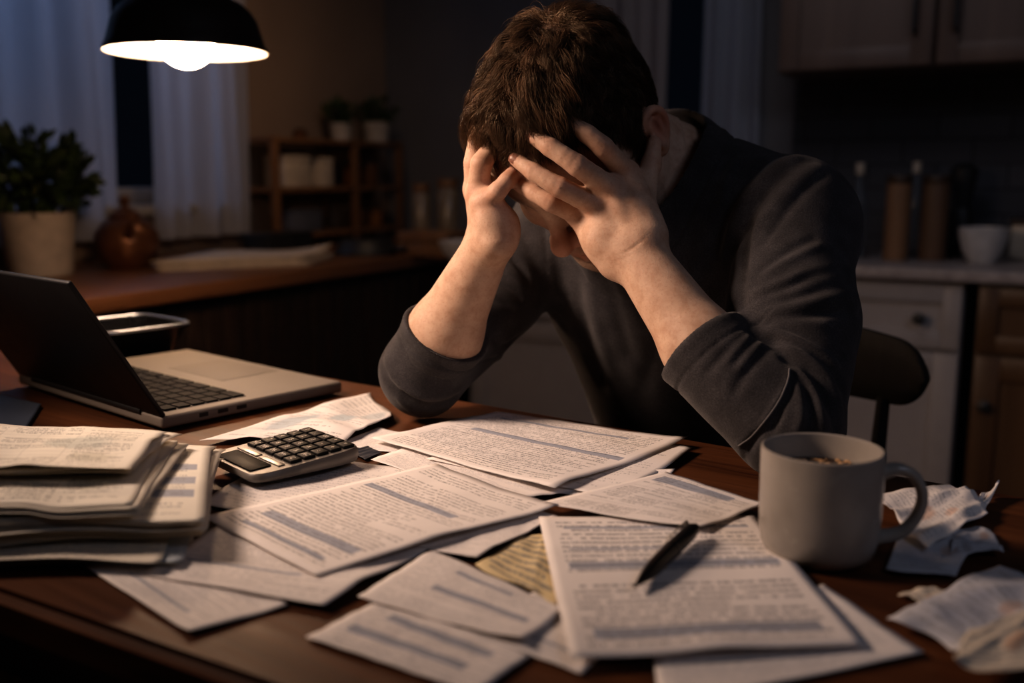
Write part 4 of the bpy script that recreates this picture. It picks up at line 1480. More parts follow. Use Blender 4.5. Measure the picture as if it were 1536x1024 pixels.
def build_chair():
    c = np.array([.402, 1.475]); L = np.array([BL[0], BL[1]]); L = L / np.linalg.norm(L)
    ang = math.atan2(L[1], L[0])          # local +x = sitter's left, local -y = front
    t = thing('dining_chair', 'dark wooden spindle-back chair the man sits on', 'chair', (c[0], c[1], 0), ang)
    bm = bmesh.new()
    # seat: shaped slab, the sitter's hips rest on it
    rows = []
    for s, z in [(.93, .405), (1, .412), (1, .428), (.96, .436)]:
        row = []
        for k in range(48):
            a = 2 * PI * k / 48; n = 4
            q = (abs(math.cos(a)) ** n + abs(math.sin(a)) ** n) ** (-1 / n)
            row.append(bm.verts.new((.215 * s * math.cos(a) * q, -.24 + .215 * s * math.sin(a) * q, z)))
        rows.append(row)
    for a, b in zip(rows[:-1], rows[1:]):
        for k in range(48): bm.faces.new((a[k], a[(k + 1) % 48], b[(k + 1) % 48], b[k]))
    bm.faces.new(rows[0][::-1]); bm.faces.new(rows[-1])
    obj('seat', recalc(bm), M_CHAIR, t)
    for sx in (-1, 1):
        for fy, sp in ((-.40, -.03), (-.08, .05)):
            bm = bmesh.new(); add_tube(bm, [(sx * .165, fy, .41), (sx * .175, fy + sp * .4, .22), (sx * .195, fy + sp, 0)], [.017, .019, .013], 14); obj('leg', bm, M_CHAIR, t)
    for k in range(5):
        x = (k - 2) * .085
        bm = bmesh.new()
        add_tube(bm, [(x * .9, -.045, .43), (x * .97, -.015, .56), (x * 1.02, .010 - .03 * (abs(k - 2) / 2) ** 2, .715)], [.010, .0125, .009], 12)
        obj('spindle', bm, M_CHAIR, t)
    bm = bmesh.new()
    n = 44; sec = []
    for i in range(n + 1):
        s = -math.cos(PI * i / n)
        x = s * .238; y = .014 - .055 * s * s
        h = .108 * (1 - .22 * abs(s) ** 2.2)
        e = max(0, (abs(s) - .80) / .20); h *= math.sqrt(max(.02, 1 - e * e))
        zc = .757 - .006 * s * s
        row = []
        for k in range(16):
            a = 2 * PI * k / 16
            q = (abs(math.cos(a)) ** 3 + abs(math.sin(a)) ** 3) ** (-1 / 3)
            row.append(bm.verts.new((x, y + .012 * math.cos(a) * q, zc + h / 2 * math.sin(a) * q)))
        sec.append(row)
    for a, b in zip(sec[:-1], sec[1:]):
        for k in range(16): bm.faces.new((a[k], a[(k + 1) % 16], b[(k + 1) % 16], b[k]))
    bm.faces.new(sec[0]); bm.faces.new(sec[-1])
    obj('crest_rail', recalc(bm), M_CHAIR, t)
# ================================================================== THE ROOM (axes turned 28 degrees: p to the right, q away)
RY = math.radians(-28)
EX = np.array([math.cos(RY), math.sin(RY), 0]); EY = np.array([-math.sin(RY), math.cos(RY), 0])
CT = .78                                   # counter height
PL, PF, PR = -2.36, -1.66, 1.7             # left wall, left counter front, right wall
QB, QF, QN = 3.36, 2.76, -1.6              # back wall, back counter front, near wall
ZC = 2.45


def room(p, q, z=0.0): return EX * p + EY * q + np.array([0, 0, z])
def pq(P): return float(P @ EX), float(P @ EY)


def on_plane(u, v, n, k):
    a, b = (u - 768.0) / FPX, (512.0 - v) / FPX
    d = np.array([a, CP + b * SP, -SP + b * CP])
    t = (k - CAM @ n) / (d @ n)
    return CAM + t * d


def on_p(u, v, p): return on_plane(u, v, EX, p)
def on_q(u, v, q): return on_plane(u, v, EY, q)


def rthing(name, label, cat, p, q, z=0.0, group=None, turn=0.0):
    return thing(name, label, cat, room(p, q, z), RY + turn, group)


def rbox(bm, p0, p1, q0, q1, z0, z1, bevel=0.0):
    return add_box(bm, (p0 + p1) / 2, (q0 + q1) / 2, (z0 + z1) / 2, p1 - p0, q1 - q0, z1 - z0, bevel)


def rstruct(name, boxes, mat, bevel=0.0):
    bm = bmesh.new()
    for b in boxes: rbox(bm, *b, bevel)
    o = struct(name, bm, mat)
    o.rotation_euler = (0, 0, RY)
    return o


def curtain(name, label, wall, a0, a1, z0, z1, folds, mat, group, seed=0, depth=.03):
    """gathered cloth hung parallel to a wall; wall 'p' (left) or 'q' (back) with its offset"""
    rng = np.random.default_rng(seed)
    nx, nz = folds * 14, 30
    s = np.linspace(0, 1, nx); z = np.linspace(0, 1, nz)
    S, Z = np.meshgrid(s, z, indexing='ij')
    ph = S * folds * 2 * PI + .6 * np.sin(S * 9 + seed)
    amp = depth * (.55 + .45 * (1 - Z)) * (.7 + .3 * np.sin(S * 13 + seed * 2))
    off = amp * np.sin(ph + .5 * np.sin(Z * 3 + S * 6))
    along = a0 + (a1 - a0) * S + .006 * np.sin(ph * .5 + Z * 2)
    zz = z0 + (z1 - z0) * Z
    axis, k = wall
    P = np.stack([k + off, along, zz] if axis == 'p' else [along, k + off, zz], -1)
    V = P.reshape(-1, 3)
    idx = np.arange(nx * nz).reshape(nx, nz)
    F = np.stack([idx[:-1, :-1], idx[1:, :-1], idx[1:, 1:], idx[:-1, 1:]], -1).reshape(-1, 4)
    cen = V.mean(0)
    o = np_mesh(name, V - cen, F, mat)
    o.location = room(*cen); o.rotation_euler = (0, 0, RY)
    return tag(o, label, 'curtain', group)


def door_front(name, parent, p0, p1, z0, z1, mat, y, frame=.06, drawer=False):
    """shaker front in the local frame of its cabinet: rails and stiles round a sunken panel; the front looks along -y"""
    bm = bmesh.new()
    f = min(frame, (z1 - z0) * .3)
    rbox(bm, p0, p0 + f, y - .020, y, z0, z1, .002); rbox(bm, p1 - f, p1, y - .020, y, z0, z1, .002)
    rbox(bm, p0 + f, p1 - f, y - .020, y, z0, z0 + f, .002); rbox(bm, p0 + f, p1 - f, y - .020, y, z1 - f, z1, .002)
    rbox(bm, p0 + f, p1 - f, y - .009, y, z0 + f, z1 - f, 0)
    return obj(name, bm, mat, parent)


def knob(parent, x, y, z, mat):
    bm = bmesh.new()
    add_lathe(bm, [(0, 0), (.006, 0), (.006, .012), (.015, .018), (.016, .026), (.009, .031), (0, .032)], 20, (x, y, z), Matrix.Rotation(PI / 2, 3, 'X'))
    return obj('knob', recalc(bm), mat, parent)


def bar_handle(parent, x, y, z0, z1, mat):
    bm = bmesh.new()
    add_tube(bm, [(x, y, z0), (x, y - .028, z0 + .006), (x, y - .030, (z0 + z1) / 2), (x, y - .028, z1 - .006), (x, y, z1)], .006, 12)
    return obj('handle', recalc(bm), mat, parent)


def base_cabinet(label, p0, p1, mat, name='base_cabinet', fr=.06, knobx=None, kind_drawer=True, cat='cabinet'):
    t = rthing(name, label, cat, p0, QF)
    w = p1 - p0
    bm = bmesh.new()
    rbox(bm, .003, w - .003, .022, .58, .10, CT - .032, .001); rbox(bm, .01, w - .01, .07, .5, 0, .10)
    obj('carcass', bm, mat, t)
    dz = CT - .045
    d = door_front('drawer', t, .006, w - .006, dz - .165, dz, mat, .021, .045)
    knob(d, (w * .5 if knobx is None else knobx), .003, dz - .085, M_BLACKMETAL)
    d = door_front('door', t, .006, w - .006, .112, dz - .175, mat, .021, fr)
    knob(d, .035, .003, dz - .30, M_BLACKMETAL)
    return t


def lathe_thing(name, label, cat, p, q, z, prof, mat, part, group=None, seg=40):
    t = rthing(name, label, cat, p, q, z, group)
    bm = bmesh.new(); add_lathe(bm, prof, seg)
    obj(part, recalc(bm), mat, t)
    return t


def leaf_cloud(rng, n, cen, rad, size, stems=None):
    bm = bmesh.new()
    for _ in range(n):
        d = Vector((rng.gauss(0, 1), rng.gauss(0, 1), rng.gauss(0, 1))).normalized()
        r = rng.random() ** .45
        c = Vector(cen) + Vector((d.x * rad[0], d.y * rad[1], d.z * rad[2])) * r
        s = size * rng.uniform(.6, 1.3)
        ax = (d + Vector((rng.gauss(0, .6), rng.gauss(0, .6), rng.gauss(0, .6) + .2))).normalized()
        sd = ax.cross(Vector((rng.gauss(0, 1), rng.gauss(0, 1), rng.gauss(0, 1)))).normalized()
        nn = ax.cross(sd)
        P = [c - ax * s, c - ax * s * .3 + sd * s * .42 + nn * s * .05, c + ax * s * .4 + sd * s * .34, c + ax * s - nn * s * .15, c + ax * s * .4 - sd * s * .34, c - ax * s * .3 - sd * s * .42 + nn * s * .05]
        m = [bm.verts.new(x) for x in P]
        bm.faces.new((m[0], m[1], m[2], m[3])); bm.faces.new((m[0], m[3], m[4], m[5]))
    return bm


def potted(name, label, p, q, z, r, h, mat_pot, crown, n, size, seed, group=None):
    t = rthing(name, label, 'potted plant', p, q, z, group)
    bm = bmesh.new()
    add_lathe(bm, [(0, 0), (r * .80, 0), (r * .83, .004), (r * .98, h * .97), (r, h), (r * .93, h), (r * .9, h * .86), (0, h * .86)], 40)
    obj('pot', recalc(bm), mat_pot, t)
    bm = bmesh.new(); add_lathe(bm, [(r * .9, h * .86), (r * .5, h * .90), (0, h * .91)], 24); obj('soil', recalc(bm), M_SOIL, t)
    rng = random.Random(seed)
    cz = h + crown[2] * .72
    st = bmesh.new()
    for k in range(9):
        a = k * 2.4; rr = r * .3
        e = Vector((crown[0] * .7 * math.cos(a) * rng.random(), crown[1] * .7 * math.sin(a) * rng.random(), cz + crown[2] * .4 * rng.random()))
        b = Vector((rr * math.cos(a), rr * math.sin(a), h * .86))
        add_tube(st, [b, (b + e) / 2 + Vector((0, 0, .01)), e], [.003, .0025, .001], 6)
    obj('stem', st, plain('stem_green', (.03, .045, .012), .6), t)
    obj('foliage', leaf_cloud(rng, n, (0, 0, cz), crown, size), M_LEAF, t)
    return t


def build_room():
    wall = plain('wall_paint', (.27, .195, .145), .9, .2, var=.08, scale=3, bump=.05)
    back = plain('wall_paint_back', (.15, .142, .145), .9, .2, var=.1, scale=3, bump=.05)
    ceil = plain('ceiling_paint', (.3, .28, .26), .95, .1, var=.04, scale=2)
    flo = wood('floor_boards', (.035, .018, .010), (.09, .048, .026), 0, .5, .45)
    rstruct('floor', [(PL - .1, PR + .1, QN - .1, QB + .1, -.05, 0)], flo)
    rstruct('ceiling', [(PL - .1, PR + .1, QN - .1, QB + .1, ZC, ZC + .05)], ceil)
    rstruct('wall_right', [(PR, PR + .1, QN - .1, QB + .1, 0, ZC)], wall)
    rstruct('wall_front', [(PL - .1, PR, QN - .1, QN, 0, ZC)], wall)
    # left wall with the window opening
    w0, w1, s0, s1 = 1.30, 2.46, .93, 2.15
    rstruct('wall_left', [(PL - .1, PL, QN, w0, 0, ZC), (PL - .1, PL, w1, QB + .1, 0, ZC), (PL - .1, PL, w0, w1, 0, s0), (PL - .1, PL, w0, w1, s1, ZC)], wall)
    win = rstruct('window_1', [(PL - .07, PL - .02, w0, w0 + .05, s0, s1), (PL - .07, PL - .02, w1 - .05, w1, s0, s1), (PL - .07, PL - .02, w0, w1, s0, s0 + .05), (PL - .07, PL - .02, w0, w1, s1 - .05, s1),
                               (PL - .06, PL - .03, (w0 + w1) / 2 - .02, (w0 + w1) / 2 + .02, s0, s1)], M_FRAME, .003)
    bm = bmesh.new(); rbox(bm, PL - .048, PL - .044, w0 + .04, w1 - .04, s0 + .04, s1 - .04); obj('pane', bm, M_PANE, win)
    rstruct('trim_1', [(PL - .02, PL + .06, w0 - .04, w1 + .04, s0 - .03, s0)], M_FRAME, .004)
    # back wall with a night-dark window between two grey curtains
    b0, b1 = pq(on_q(985, 100, QB))[0], pq(on_q(1070, 100, QB))[0]
    zs, zt = CT + .15, 2.1
    rstruct('wall_back', [(PL - .1, b0, QB, QB + .1, 0, ZC), (b1, PR + .1, QB, QB + .1, 0, ZC), (b0, b1, QB, QB + .1, 0, zs), (b0, b1, QB, QB + .1, zt, ZC)], back)
    win = rstruct('window_2', [(b0, b0 + .02, QB + .03, QB + .06, zs, zt), (b1 - .02, b1, QB + .03, QB + .06, zs, zt), (b0, b1, QB + .03, QB + .06, zs, zs + .03), (b0, b1, QB + .03, QB + .06, zt - .03, zt)], M_BLACKMETAL)
    bm = bmesh.new(); rbox(bm, b0, b1, QB + .043, QB + .047, zs, zt); obj('pane', bm, M_PANE, win)
    cg = 'curtains'
    c0, c1 = pq(on_q(880, 100, QB - .06))[0], pq(on_q(999, 100, QB - .06))[0]
    curtain('curtain', 'brown-grey curtain on the back wall, just behind the man\'s head', ('q', QB - .06), c0, c1, CT + .03, 2.2, 4, M_CURTAIN2, cg, 1, .022)
    c0, c1 = pq(on_q(1051, 100, QB - .06))[0], pq(on_q(1143, 100, QB - .06))[0]
    curtain('curtain', 'blue-grey curtain on the back wall beside the upper cabinets', ('q', QB - .06), c0, c1, CT + .03, 2.2, 3, M_CURTAIN3, cg, 2, .022)
    q0, q1 = pq(on_p(-130, 150, PL + .06))[1], pq(on_p(165, 150, PL + .06))[1]
    curtain('curtain', 'pale blue-grey curtain behind the leafy plant, moonlit through the window', ('p', PL + .075), q0, q1, CT + .06, 2.25, 4, M_CURTAIN, cg, 3, .050)
    q0, q1 = pq(on_p(224, 200, PL + .06))[1], pq(on_p(362, 200, PL + .06))[1]
    curtain('curtain', 'pale curtain behind the pendant lamp, its right side lit warm', ('p', PL + .075), q0, q1, CT + .05, 2.25, 4, M_CURTAIN, cg, 4, .034)
    # ---- left counter: a long wooden sideboard
    t = rthing('sideboard', 'long dark wooden sideboard with a brown top along the left wall', 'sideboard', PF, .55)
    Ls = QB - .61 - .55
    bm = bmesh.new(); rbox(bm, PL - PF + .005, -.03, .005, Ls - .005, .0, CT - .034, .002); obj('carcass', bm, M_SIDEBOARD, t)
    npan = 9
    for k in range(npan):
        y0, y1 = Ls * k / npan + .004, Ls * (k + 1) / npan - .004
        bm = bmesh.new()
        for i in range(4):
            a = y0 + (y1 - y0) * i / 4; b = y0 + (y1 - y0) * (i + 1) / 4
            rbox(bm, -.030, -.010, a + .0015, b - .0015, .06, CT - .05, .002)
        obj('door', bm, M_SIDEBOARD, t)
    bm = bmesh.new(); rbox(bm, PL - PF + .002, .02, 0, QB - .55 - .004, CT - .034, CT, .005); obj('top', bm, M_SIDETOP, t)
    # ---- back counter
    p1 = pq(on_q(1443, 550, QF))[0]
    base_cabinet('white base cabinet with one drawer, beside the dark wood one, right of the chair', p1 - .62, p1 - .006, M_WHITECAB, knobx=.51)
    base_cabinet('white base cabinet behind the man, seen under his raised arm', PF + .03, p1 - .63, M_WHITECAB)
    base_cabinet('warm brown wooden base cabinet at the right edge', p1 + .022, p1 + .62, M_WOODCAB)
    t = rthing('countertop', 'pale grey stone countertop along the back wall', 'countertop', PF + .025, QF)
    bm = bmesh.new(); rbox(bm, 0, p1 + .63 - PF - .025, -.025, QB - QF - .005, CT - .030, CT, .004); obj('slab', bm, M_STONE, t)
    # ---- upper cabinets
    uq = QB - .33
    e0 = pq(on_q(1170, 60, uq))[0]; e1 = pq(on_q(1402, 60, uq))[0]
    z0 = 1.312
    for i, (a, b, lab) in enumerate(((e0, e1, 'brown wooden wall cabinet right of the curtains, its handle at the right'), (e1 + .004, e1 + .42, 'brown wooden wall cabinet at the right edge, its handle at the left'))):
        t = rthing('wall_cabinet', lab, 'cabinet', a, uq, z0, 'wall cabinets')
        bm = bmesh.new(); rbox(bm, 0, b - a, 0, .33, 0, .72, .002); obj('carcass', bm, M_UPPER, t)
        d = door_front('door', t, .004, b - a - .004, .004, .716, M_UPPER, -.001, .055)
        bar_handle(d, (b - a - .05) if i == 0 else .05, -.021, .09, .25, M_BLACKMETAL)
    # backsplash tiles
    tile = Mat('backsplash_tile', .6, spec=.2)
    br = tile.node('ShaderNodeTexBrick'); tile.link(tile.coord('Object', (1, 1, 1), (PI / 2, 0, 0)), br.inputs['Vector'])
    for i, c in ((1, (.050, .050, .057)), (2, (.064, .064, .072)), (3, (.025, .025, .028))): br.inputs[i].default_value = (*c, 1)
    br.inputs['Scale'].default_value = 1.0; br.inputs['Brick Width'].default_value = .2; br.inputs['Row Height'].default_value = .075; br.inputs['Mortar Size'].default_value = .003
    tile.set('Base Color', br.outputs['Color'])
    rstruct('trim_2', [(e0 - .02, PR - .005, QB - .012, QB - .002, CT + .002, z0)], tile.m)


def build_counter_things():
    G = None
    # ---- back counter, right of the man
    def spot(u, v): return pq(on_z(u, v, CT))
    def bottle(label, u, v, r, h, mat, cap):
        p, q = spot(u, v)
        t = rthing('bottle', label, 'bottle', p, q, CT + .001, 'bottles on the back counter')
        bm = bmesh.new(); add_lathe(bm, [(0, 0), (r * .9, 0), (r, .006), (r, h * .56), (r * .8, h * .66), (r * .38, h * .76), (r * .36, h * .9), (0, h * .9)], 32); obj('glass_body', recalc(bm), mat, t)
        bm = bmesh.new(); add_lathe(bm, [(r * .42, h * .88), (r * .46, h * .89), (r * .46, h), (0, h)], 24); obj('cap', recalc(bm), cap, t)
    bottle('clear bottle with a pale cap on the back counter, half behind the man\'s shoulder', 1283, 386, .026, .27, M_GLASSGREY, M_PALE)
    bottle('clear bottle with a pale cap standing behind the two wooden canisters', 1367, 381, .026, .275, M_GLASSGREY, M_PALE)
    def canister(label, u, v, r, h, mat):
        p, q = spot(u, v)
        t = rthing('canister', label, 'canister', p, q, CT + .001, 'wooden canisters')
        bm = bmesh.new(); add_lathe(bm, [(0, 0), (r * .97, 0), (r, .004), (r, h * .90), (r * .97, h * .905), (0, h * .905)], 40); obj('body', recalc(bm), mat, t)
        bm = bmesh.new(); add_lathe(bm, [(r * .97, h * .905), (r * 1.02, h * .92), (r * 1.02, h * .985), (r * .96, h), (0, h)], 40); obj('lid', recalc(bm), M_DARKWOOD, t)
    canister('light brown tall wooden canister, the left one of the pair on the back counter', 1342, 390, .033, .235, M_CANISTER)
    canister('darker brown tall wooden canister, next to the white bowl on the back counter', 1397, 390, .037, .235, M_CANISTER2)
    p, q = spot(1437, 384)
    t = rthing('coffee_grinder', 'black grinder with a tapered hopper between canister and white bowl', 'grinder', p, q, CT + .001)
    bm = bmesh.new(); add_lathe(bm, [(0, 0), (.036, 0), (.038, .01), (.034, .12), (.03, .14), (0, .14)], 32); obj('body', recalc(bm), M_BLACK, t)
    bm = bmesh.new(); add_lathe(bm, [(.022, .14), (.038, .24), (.038, .255), (.012, .27), (0, .27)], 32); obj('hopper', recalc(bm), M_BLACK, t)
    p, q = spot(1472, 394)
    t = rthing('bowl', 'white rounded bowl on the back counter', 'bowl', p, q, CT + .001)
    bm = bmesh.new(); add_lathe(bm, [(0, 0), (.034, 0), (.036, .006), (.052, .03), (.062, .07), (.064, .095), (.060, .096), (.057, .07), (.045, .03), (0, .012)], 40); obj('shell', recalc(bm), M_WHITE, t)
    p, q = spot(1535, 392)
    t = rthing('bread_box', 'pale grey bread box at the right end of the back counter', 'box', p - .04, q + .02, CT + .001)
    bm = bmesh.new(); rbox(bm, 0, .24, 0, .15, 0, .10, .012); obj('box_body', bm, M_PALE, t)
    bm = bmesh.new(); rbox(bm, -.004, .244, -.004, .154, .1, .112, .005); lid = obj('lid', bm, M_DARKWOOD, t)
    # ---- left counter
    p, q = spot(56, 412)
    potted('potted_plant', 'bushy green herb in a large white pot on the left counter', max(p, PL + .245), q, CT + .001, .086, .150, M_WHITEPOT, (.125, .15, .115), 420, .026, 1)
    # copper kettle-like jug with lid
    p, q = spot(193, 402)
    t = rthing('lidded_jar', 'round copper-brown lidded jar beside the white plant pot', 'jar', max(p, PL + .13), q, CT + .001)
    bm = bmesh.new(); add_lathe(bm, [(0, 0), (.050, 0), (.054, .004), (.072, .025), (.082, .06), (.078, .09), (.056, .118), (.036, .128), (0, .128)], 48); obj('body', recalc(bm), M_COPPER, t)
    bm = bmesh.new(); add_lathe(bm, [(.040, .126), (.042, .132), (.030, .146), (.012, .154), (.008, .160), (.014, .170), (.013, .180), (.006, .186), (0, .187)], 32); obj('lid', recalc(bm), M_COPPER, t)
    bm = bmesh.new(); add_tube(bm, [(.05, -.04, .085), (.085, -.06, .095), (.105, -.075, .125)], [.014, .010, .007], 14); obj('spout', bm, M_COPPER, t)
    # papers on the counter
    rng = random.Random(2)
    for i in range(6):
        a = on_z(232 + rng.uniform(-6, 6), 407, CT); b = on_z(455 + rng.uniform(-8, 8), 398, CT); c = on_z(500 + rng.uniform(-6, 6), 389, CT); d = on_z(330 + rng.uniform(-6, 6), 388, CT)
        z = CT + .002 + i * .0045
        P = [np.array([*x[:2], z]) for x in (a, b, c, d)]
        sheet('magazine', 'pale magazine, topmost of the low pile on the left counter' if i == 5 else 'pale magazine inside the low pile on the left counter', P, 0, M_PAPERBACK, 'magazine', 'magazine pile on the left counter', thick=.0032, wav=.0006, world=True, seed=90 + i, n=12,
              lift=[(1, 1, .022, .5)] if i == 5 else ())
    # wooden rack with its contents
    rp, rq = pq(on_p(366, 380, PL + .10)), pq(on_p(600, 372, PL + .10))
    q0, q1 = rp[1] + .085, min(rq[1], QB - .16)
    zt = on_p(440, 207, PL + .10)[2]
    t = rthing('shelf_rack', 'open brown wooden rack with three posts standing on the left counter', 'rack', PL + .02, q0, CT + .001)
    Lr = q1 - q0; Hr = zt - CT
    posts = (0, Lr * .60, Lr)
    for y in posts:
        for x in (.012, .148):
            bm = bmesh.new(); rbox(bm, x - .011, x + .011, y - .013, y + .013, 0, Hr, .002); obj('post', bm, M_RACK, t)
    for z in (.035, Hr * .52, Hr - .012):
        bm = bmesh.new(); rbox(bm, 0, .16, -.013, Lr + .013, z - .008, z + .008, .002); obj('shelf', bm, M_RACK, t)
    R0 = (PL + .02, q0)
    def on_rack(x, y, zf): return R0[0] + x, R0[1] + y, CT + .0015 + zf
    z2 = Hr * .52 + .008; z1 = .043
    for i, (y, w, h, mat, lab) in enumerate(((Lr * .20, .13, .105, M_PALE, 'cream carton, larger of two on the middle shelf of the wooden rack'), (Lr * .42, .07, .10, M_PALE, 'cream carton, smaller of two on the middle shelf of the wooden rack'),
                                             (Lr * .26, .16, .075, M_SLATE, 'slate-blue box on the bottom shelf of the wooden rack'))):
        p, q, z = on_rack(.08, y, z2 if i < 2 else z1)
        tt = rthing('carton', lab, 'box', p, q, z, 'cartons on the wooden rack')
        bm = bmesh.new(); rbox(bm, -.045, .045, -w / 2, w / 2, 0, h * .82, .004); obj('box_body', bm, mat, tt)
        bm = bmesh.new(); rbox(bm, -.047, .047, -w / 2 - .002, w / 2 + .002, h * .82, h, .004); obj('lid', bm, mat, tt)
    for i, (y, zf, r, h, mat, lab) in enumerate(((Lr * .70, z2, .032, .09, M_AMBER, 'amber jar at the left in the narrow bay of the wooden rack'), (Lr * .86, z2, .034, .10, M_AMBER2, 'brown jar at the right in the narrow bay of the wooden rack'),
                                                 (Lr * .74, z1, .035, .085, M_AMBER2, 'brown jar low in the narrow bay of the wooden rack'), (Lr * .90, z1, .030, .08, M_AMBER, 'amber jar low at the right in the wooden rack'),
                                                 (Lr * .30, Hr - .004, .024, .035, M_COPPER, 'little copper pot on top of the wooden rack, at its left'))):
        p, q, z = on_rack(.08, y, zf)
        tt = rthing('jar', lab, 'jar', p, q, z + .0005, 'jars on the wooden rack')
        bm = bmesh.new(); add_lathe(bm, [(0, 0), (r * .9, 0), (r, .005), (r, h * .68), (r * .72, h * .78), (r * .72, h * .82), (0, h * .82)], 28); obj('body', recalc(bm), mat, tt)
        bm = bmesh.new(); add_lathe(bm, [(r * .76, h * .82), (r * .8, h * .84), (r * .8, h), (0, h)], 28); obj('lid', recalc(bm), M_DARKWOOD, tt)
    for i, (y, r, h, lab) in enumerate(((Lr * .62, .042, .062, 'small dark-leaved plant in a white pot on top of the wooden rack, the left one'), (Lr * .93, .054, .075, 'wide dark-leaved plant in a white pot on top of the wooden rack, near the corner'))):
        p, q, z = on_rack(.08, y, Hr - .0035)
        potted('potted_plant', lab, p, q, z, r, h, M_WHITEPOT, (r * 1.5, r * 1.5, .055), 120, .018, 30 + i, 'plants on the wooden rack')
    # dark tray leaning low, black cloth, wooden crate, jars, bowl on the far part of the left counter
    p, q = spot(395, 388)
    t = rthing('tray', 'flat dark tray standing in front of the wooden rack', 'tray', p - .03, q + .10, CT + .033)
    for o in (): pass
    bm = bmesh.new(); rbox(bm, -.05, .05, -.10, .10, -.032, .030, .006); obj('tray_body', bm, M_BLACK, t)
    bm = bmesh.new(); rbox(bm, -.053, .053, -.104, .104, .030, .036, .003); obj('rim', bm, M_BLACK, t)
    p, q = spot(550, 381)
    t = rthing('frying_pan', 'black pan upside down on the far end of the left counter', 'pan', p, q, CT + .001)
    bm = bmesh.new(); add_lathe(bm, [(.098, 0), (.100, .004), (.080, .040), (.070, .046), (0, .046)], 40); obj('body', recalc(bm), M_BLACK, t)
    bm = bmesh.new(); add_tube(bm, [(.09, -.01, .014), (.115, -.02, .02), (.16, -.03, .022)], [.009, .008, .009], 12); obj('handle', bm, M_BLACK, t)
    p, q = pq(on_z(650, 383, CT))
    t = rthing('crate', 'small brown wooden crate in the corner of the counters', 'crate', p, q, CT + .001)
    bm = bmesh.new()
    for x0, x1, y0, y1 in ((-.09, .09, -.06, -.05), (-.09, .09, .05, .06), (-.09, -.08, -.05, .05), (.08, .09, -.05, .05)):
        for k in range(2): rbox(bm, x0, x1, y0, y1, .004 + k * .036, .036 + k * .036, .002)
    rbox(bm, -.09, .09, -.06, .06, 0, .006)
    obj('slats', bm, M_RACK, t)
    for i, (u, v, r, h, lab) in enumerate(((628, 378, .028, .21, 'tall dim glass jar in the counter corner, the left one'), (668, 378, .034, .225, 'tall dim glass jar with amber lid in the counter corner, next to the man\'s hand'))):
        p, q = pq(on_z(u, v, CT)); q = min(q, QB - .05)
        tt = rthing('jar', lab, 'jar', p, q + .02, CT + .001, 'tall jars in the counter corner')
        bm = bmesh.new(); add_lathe(bm, [(0, 0), (r * .95, 0), (r, .005), (r, h * .82), (r * .8, h * .87), (0, h * .87)], 28); obj('body', recalc(bm), M_JAR, tt)
        bm = bmesh.new(); add_lathe(bm, [(r * .82, h * .87), (r * .95, h * .88), (r * .95, h), (0, h)], 28); obj('lid', recalc(bm), M_RACK, tt)
    p, q = pq(on_z(690, 391, CT))
    t = rthing('bowl', 'small white bowl in the counter corner beside the man\'s wrist', 'bowl', p, q, CT + .001)
    bm = bmesh.new(); add_lathe(bm, [(0, 0), (.028, 0), (.03, .004), (.052, .03), (.060, .055), (.056, .056), (.048, .03), (0, .01)], 36); obj('shell', recalc(bm), M_WHITE, t)


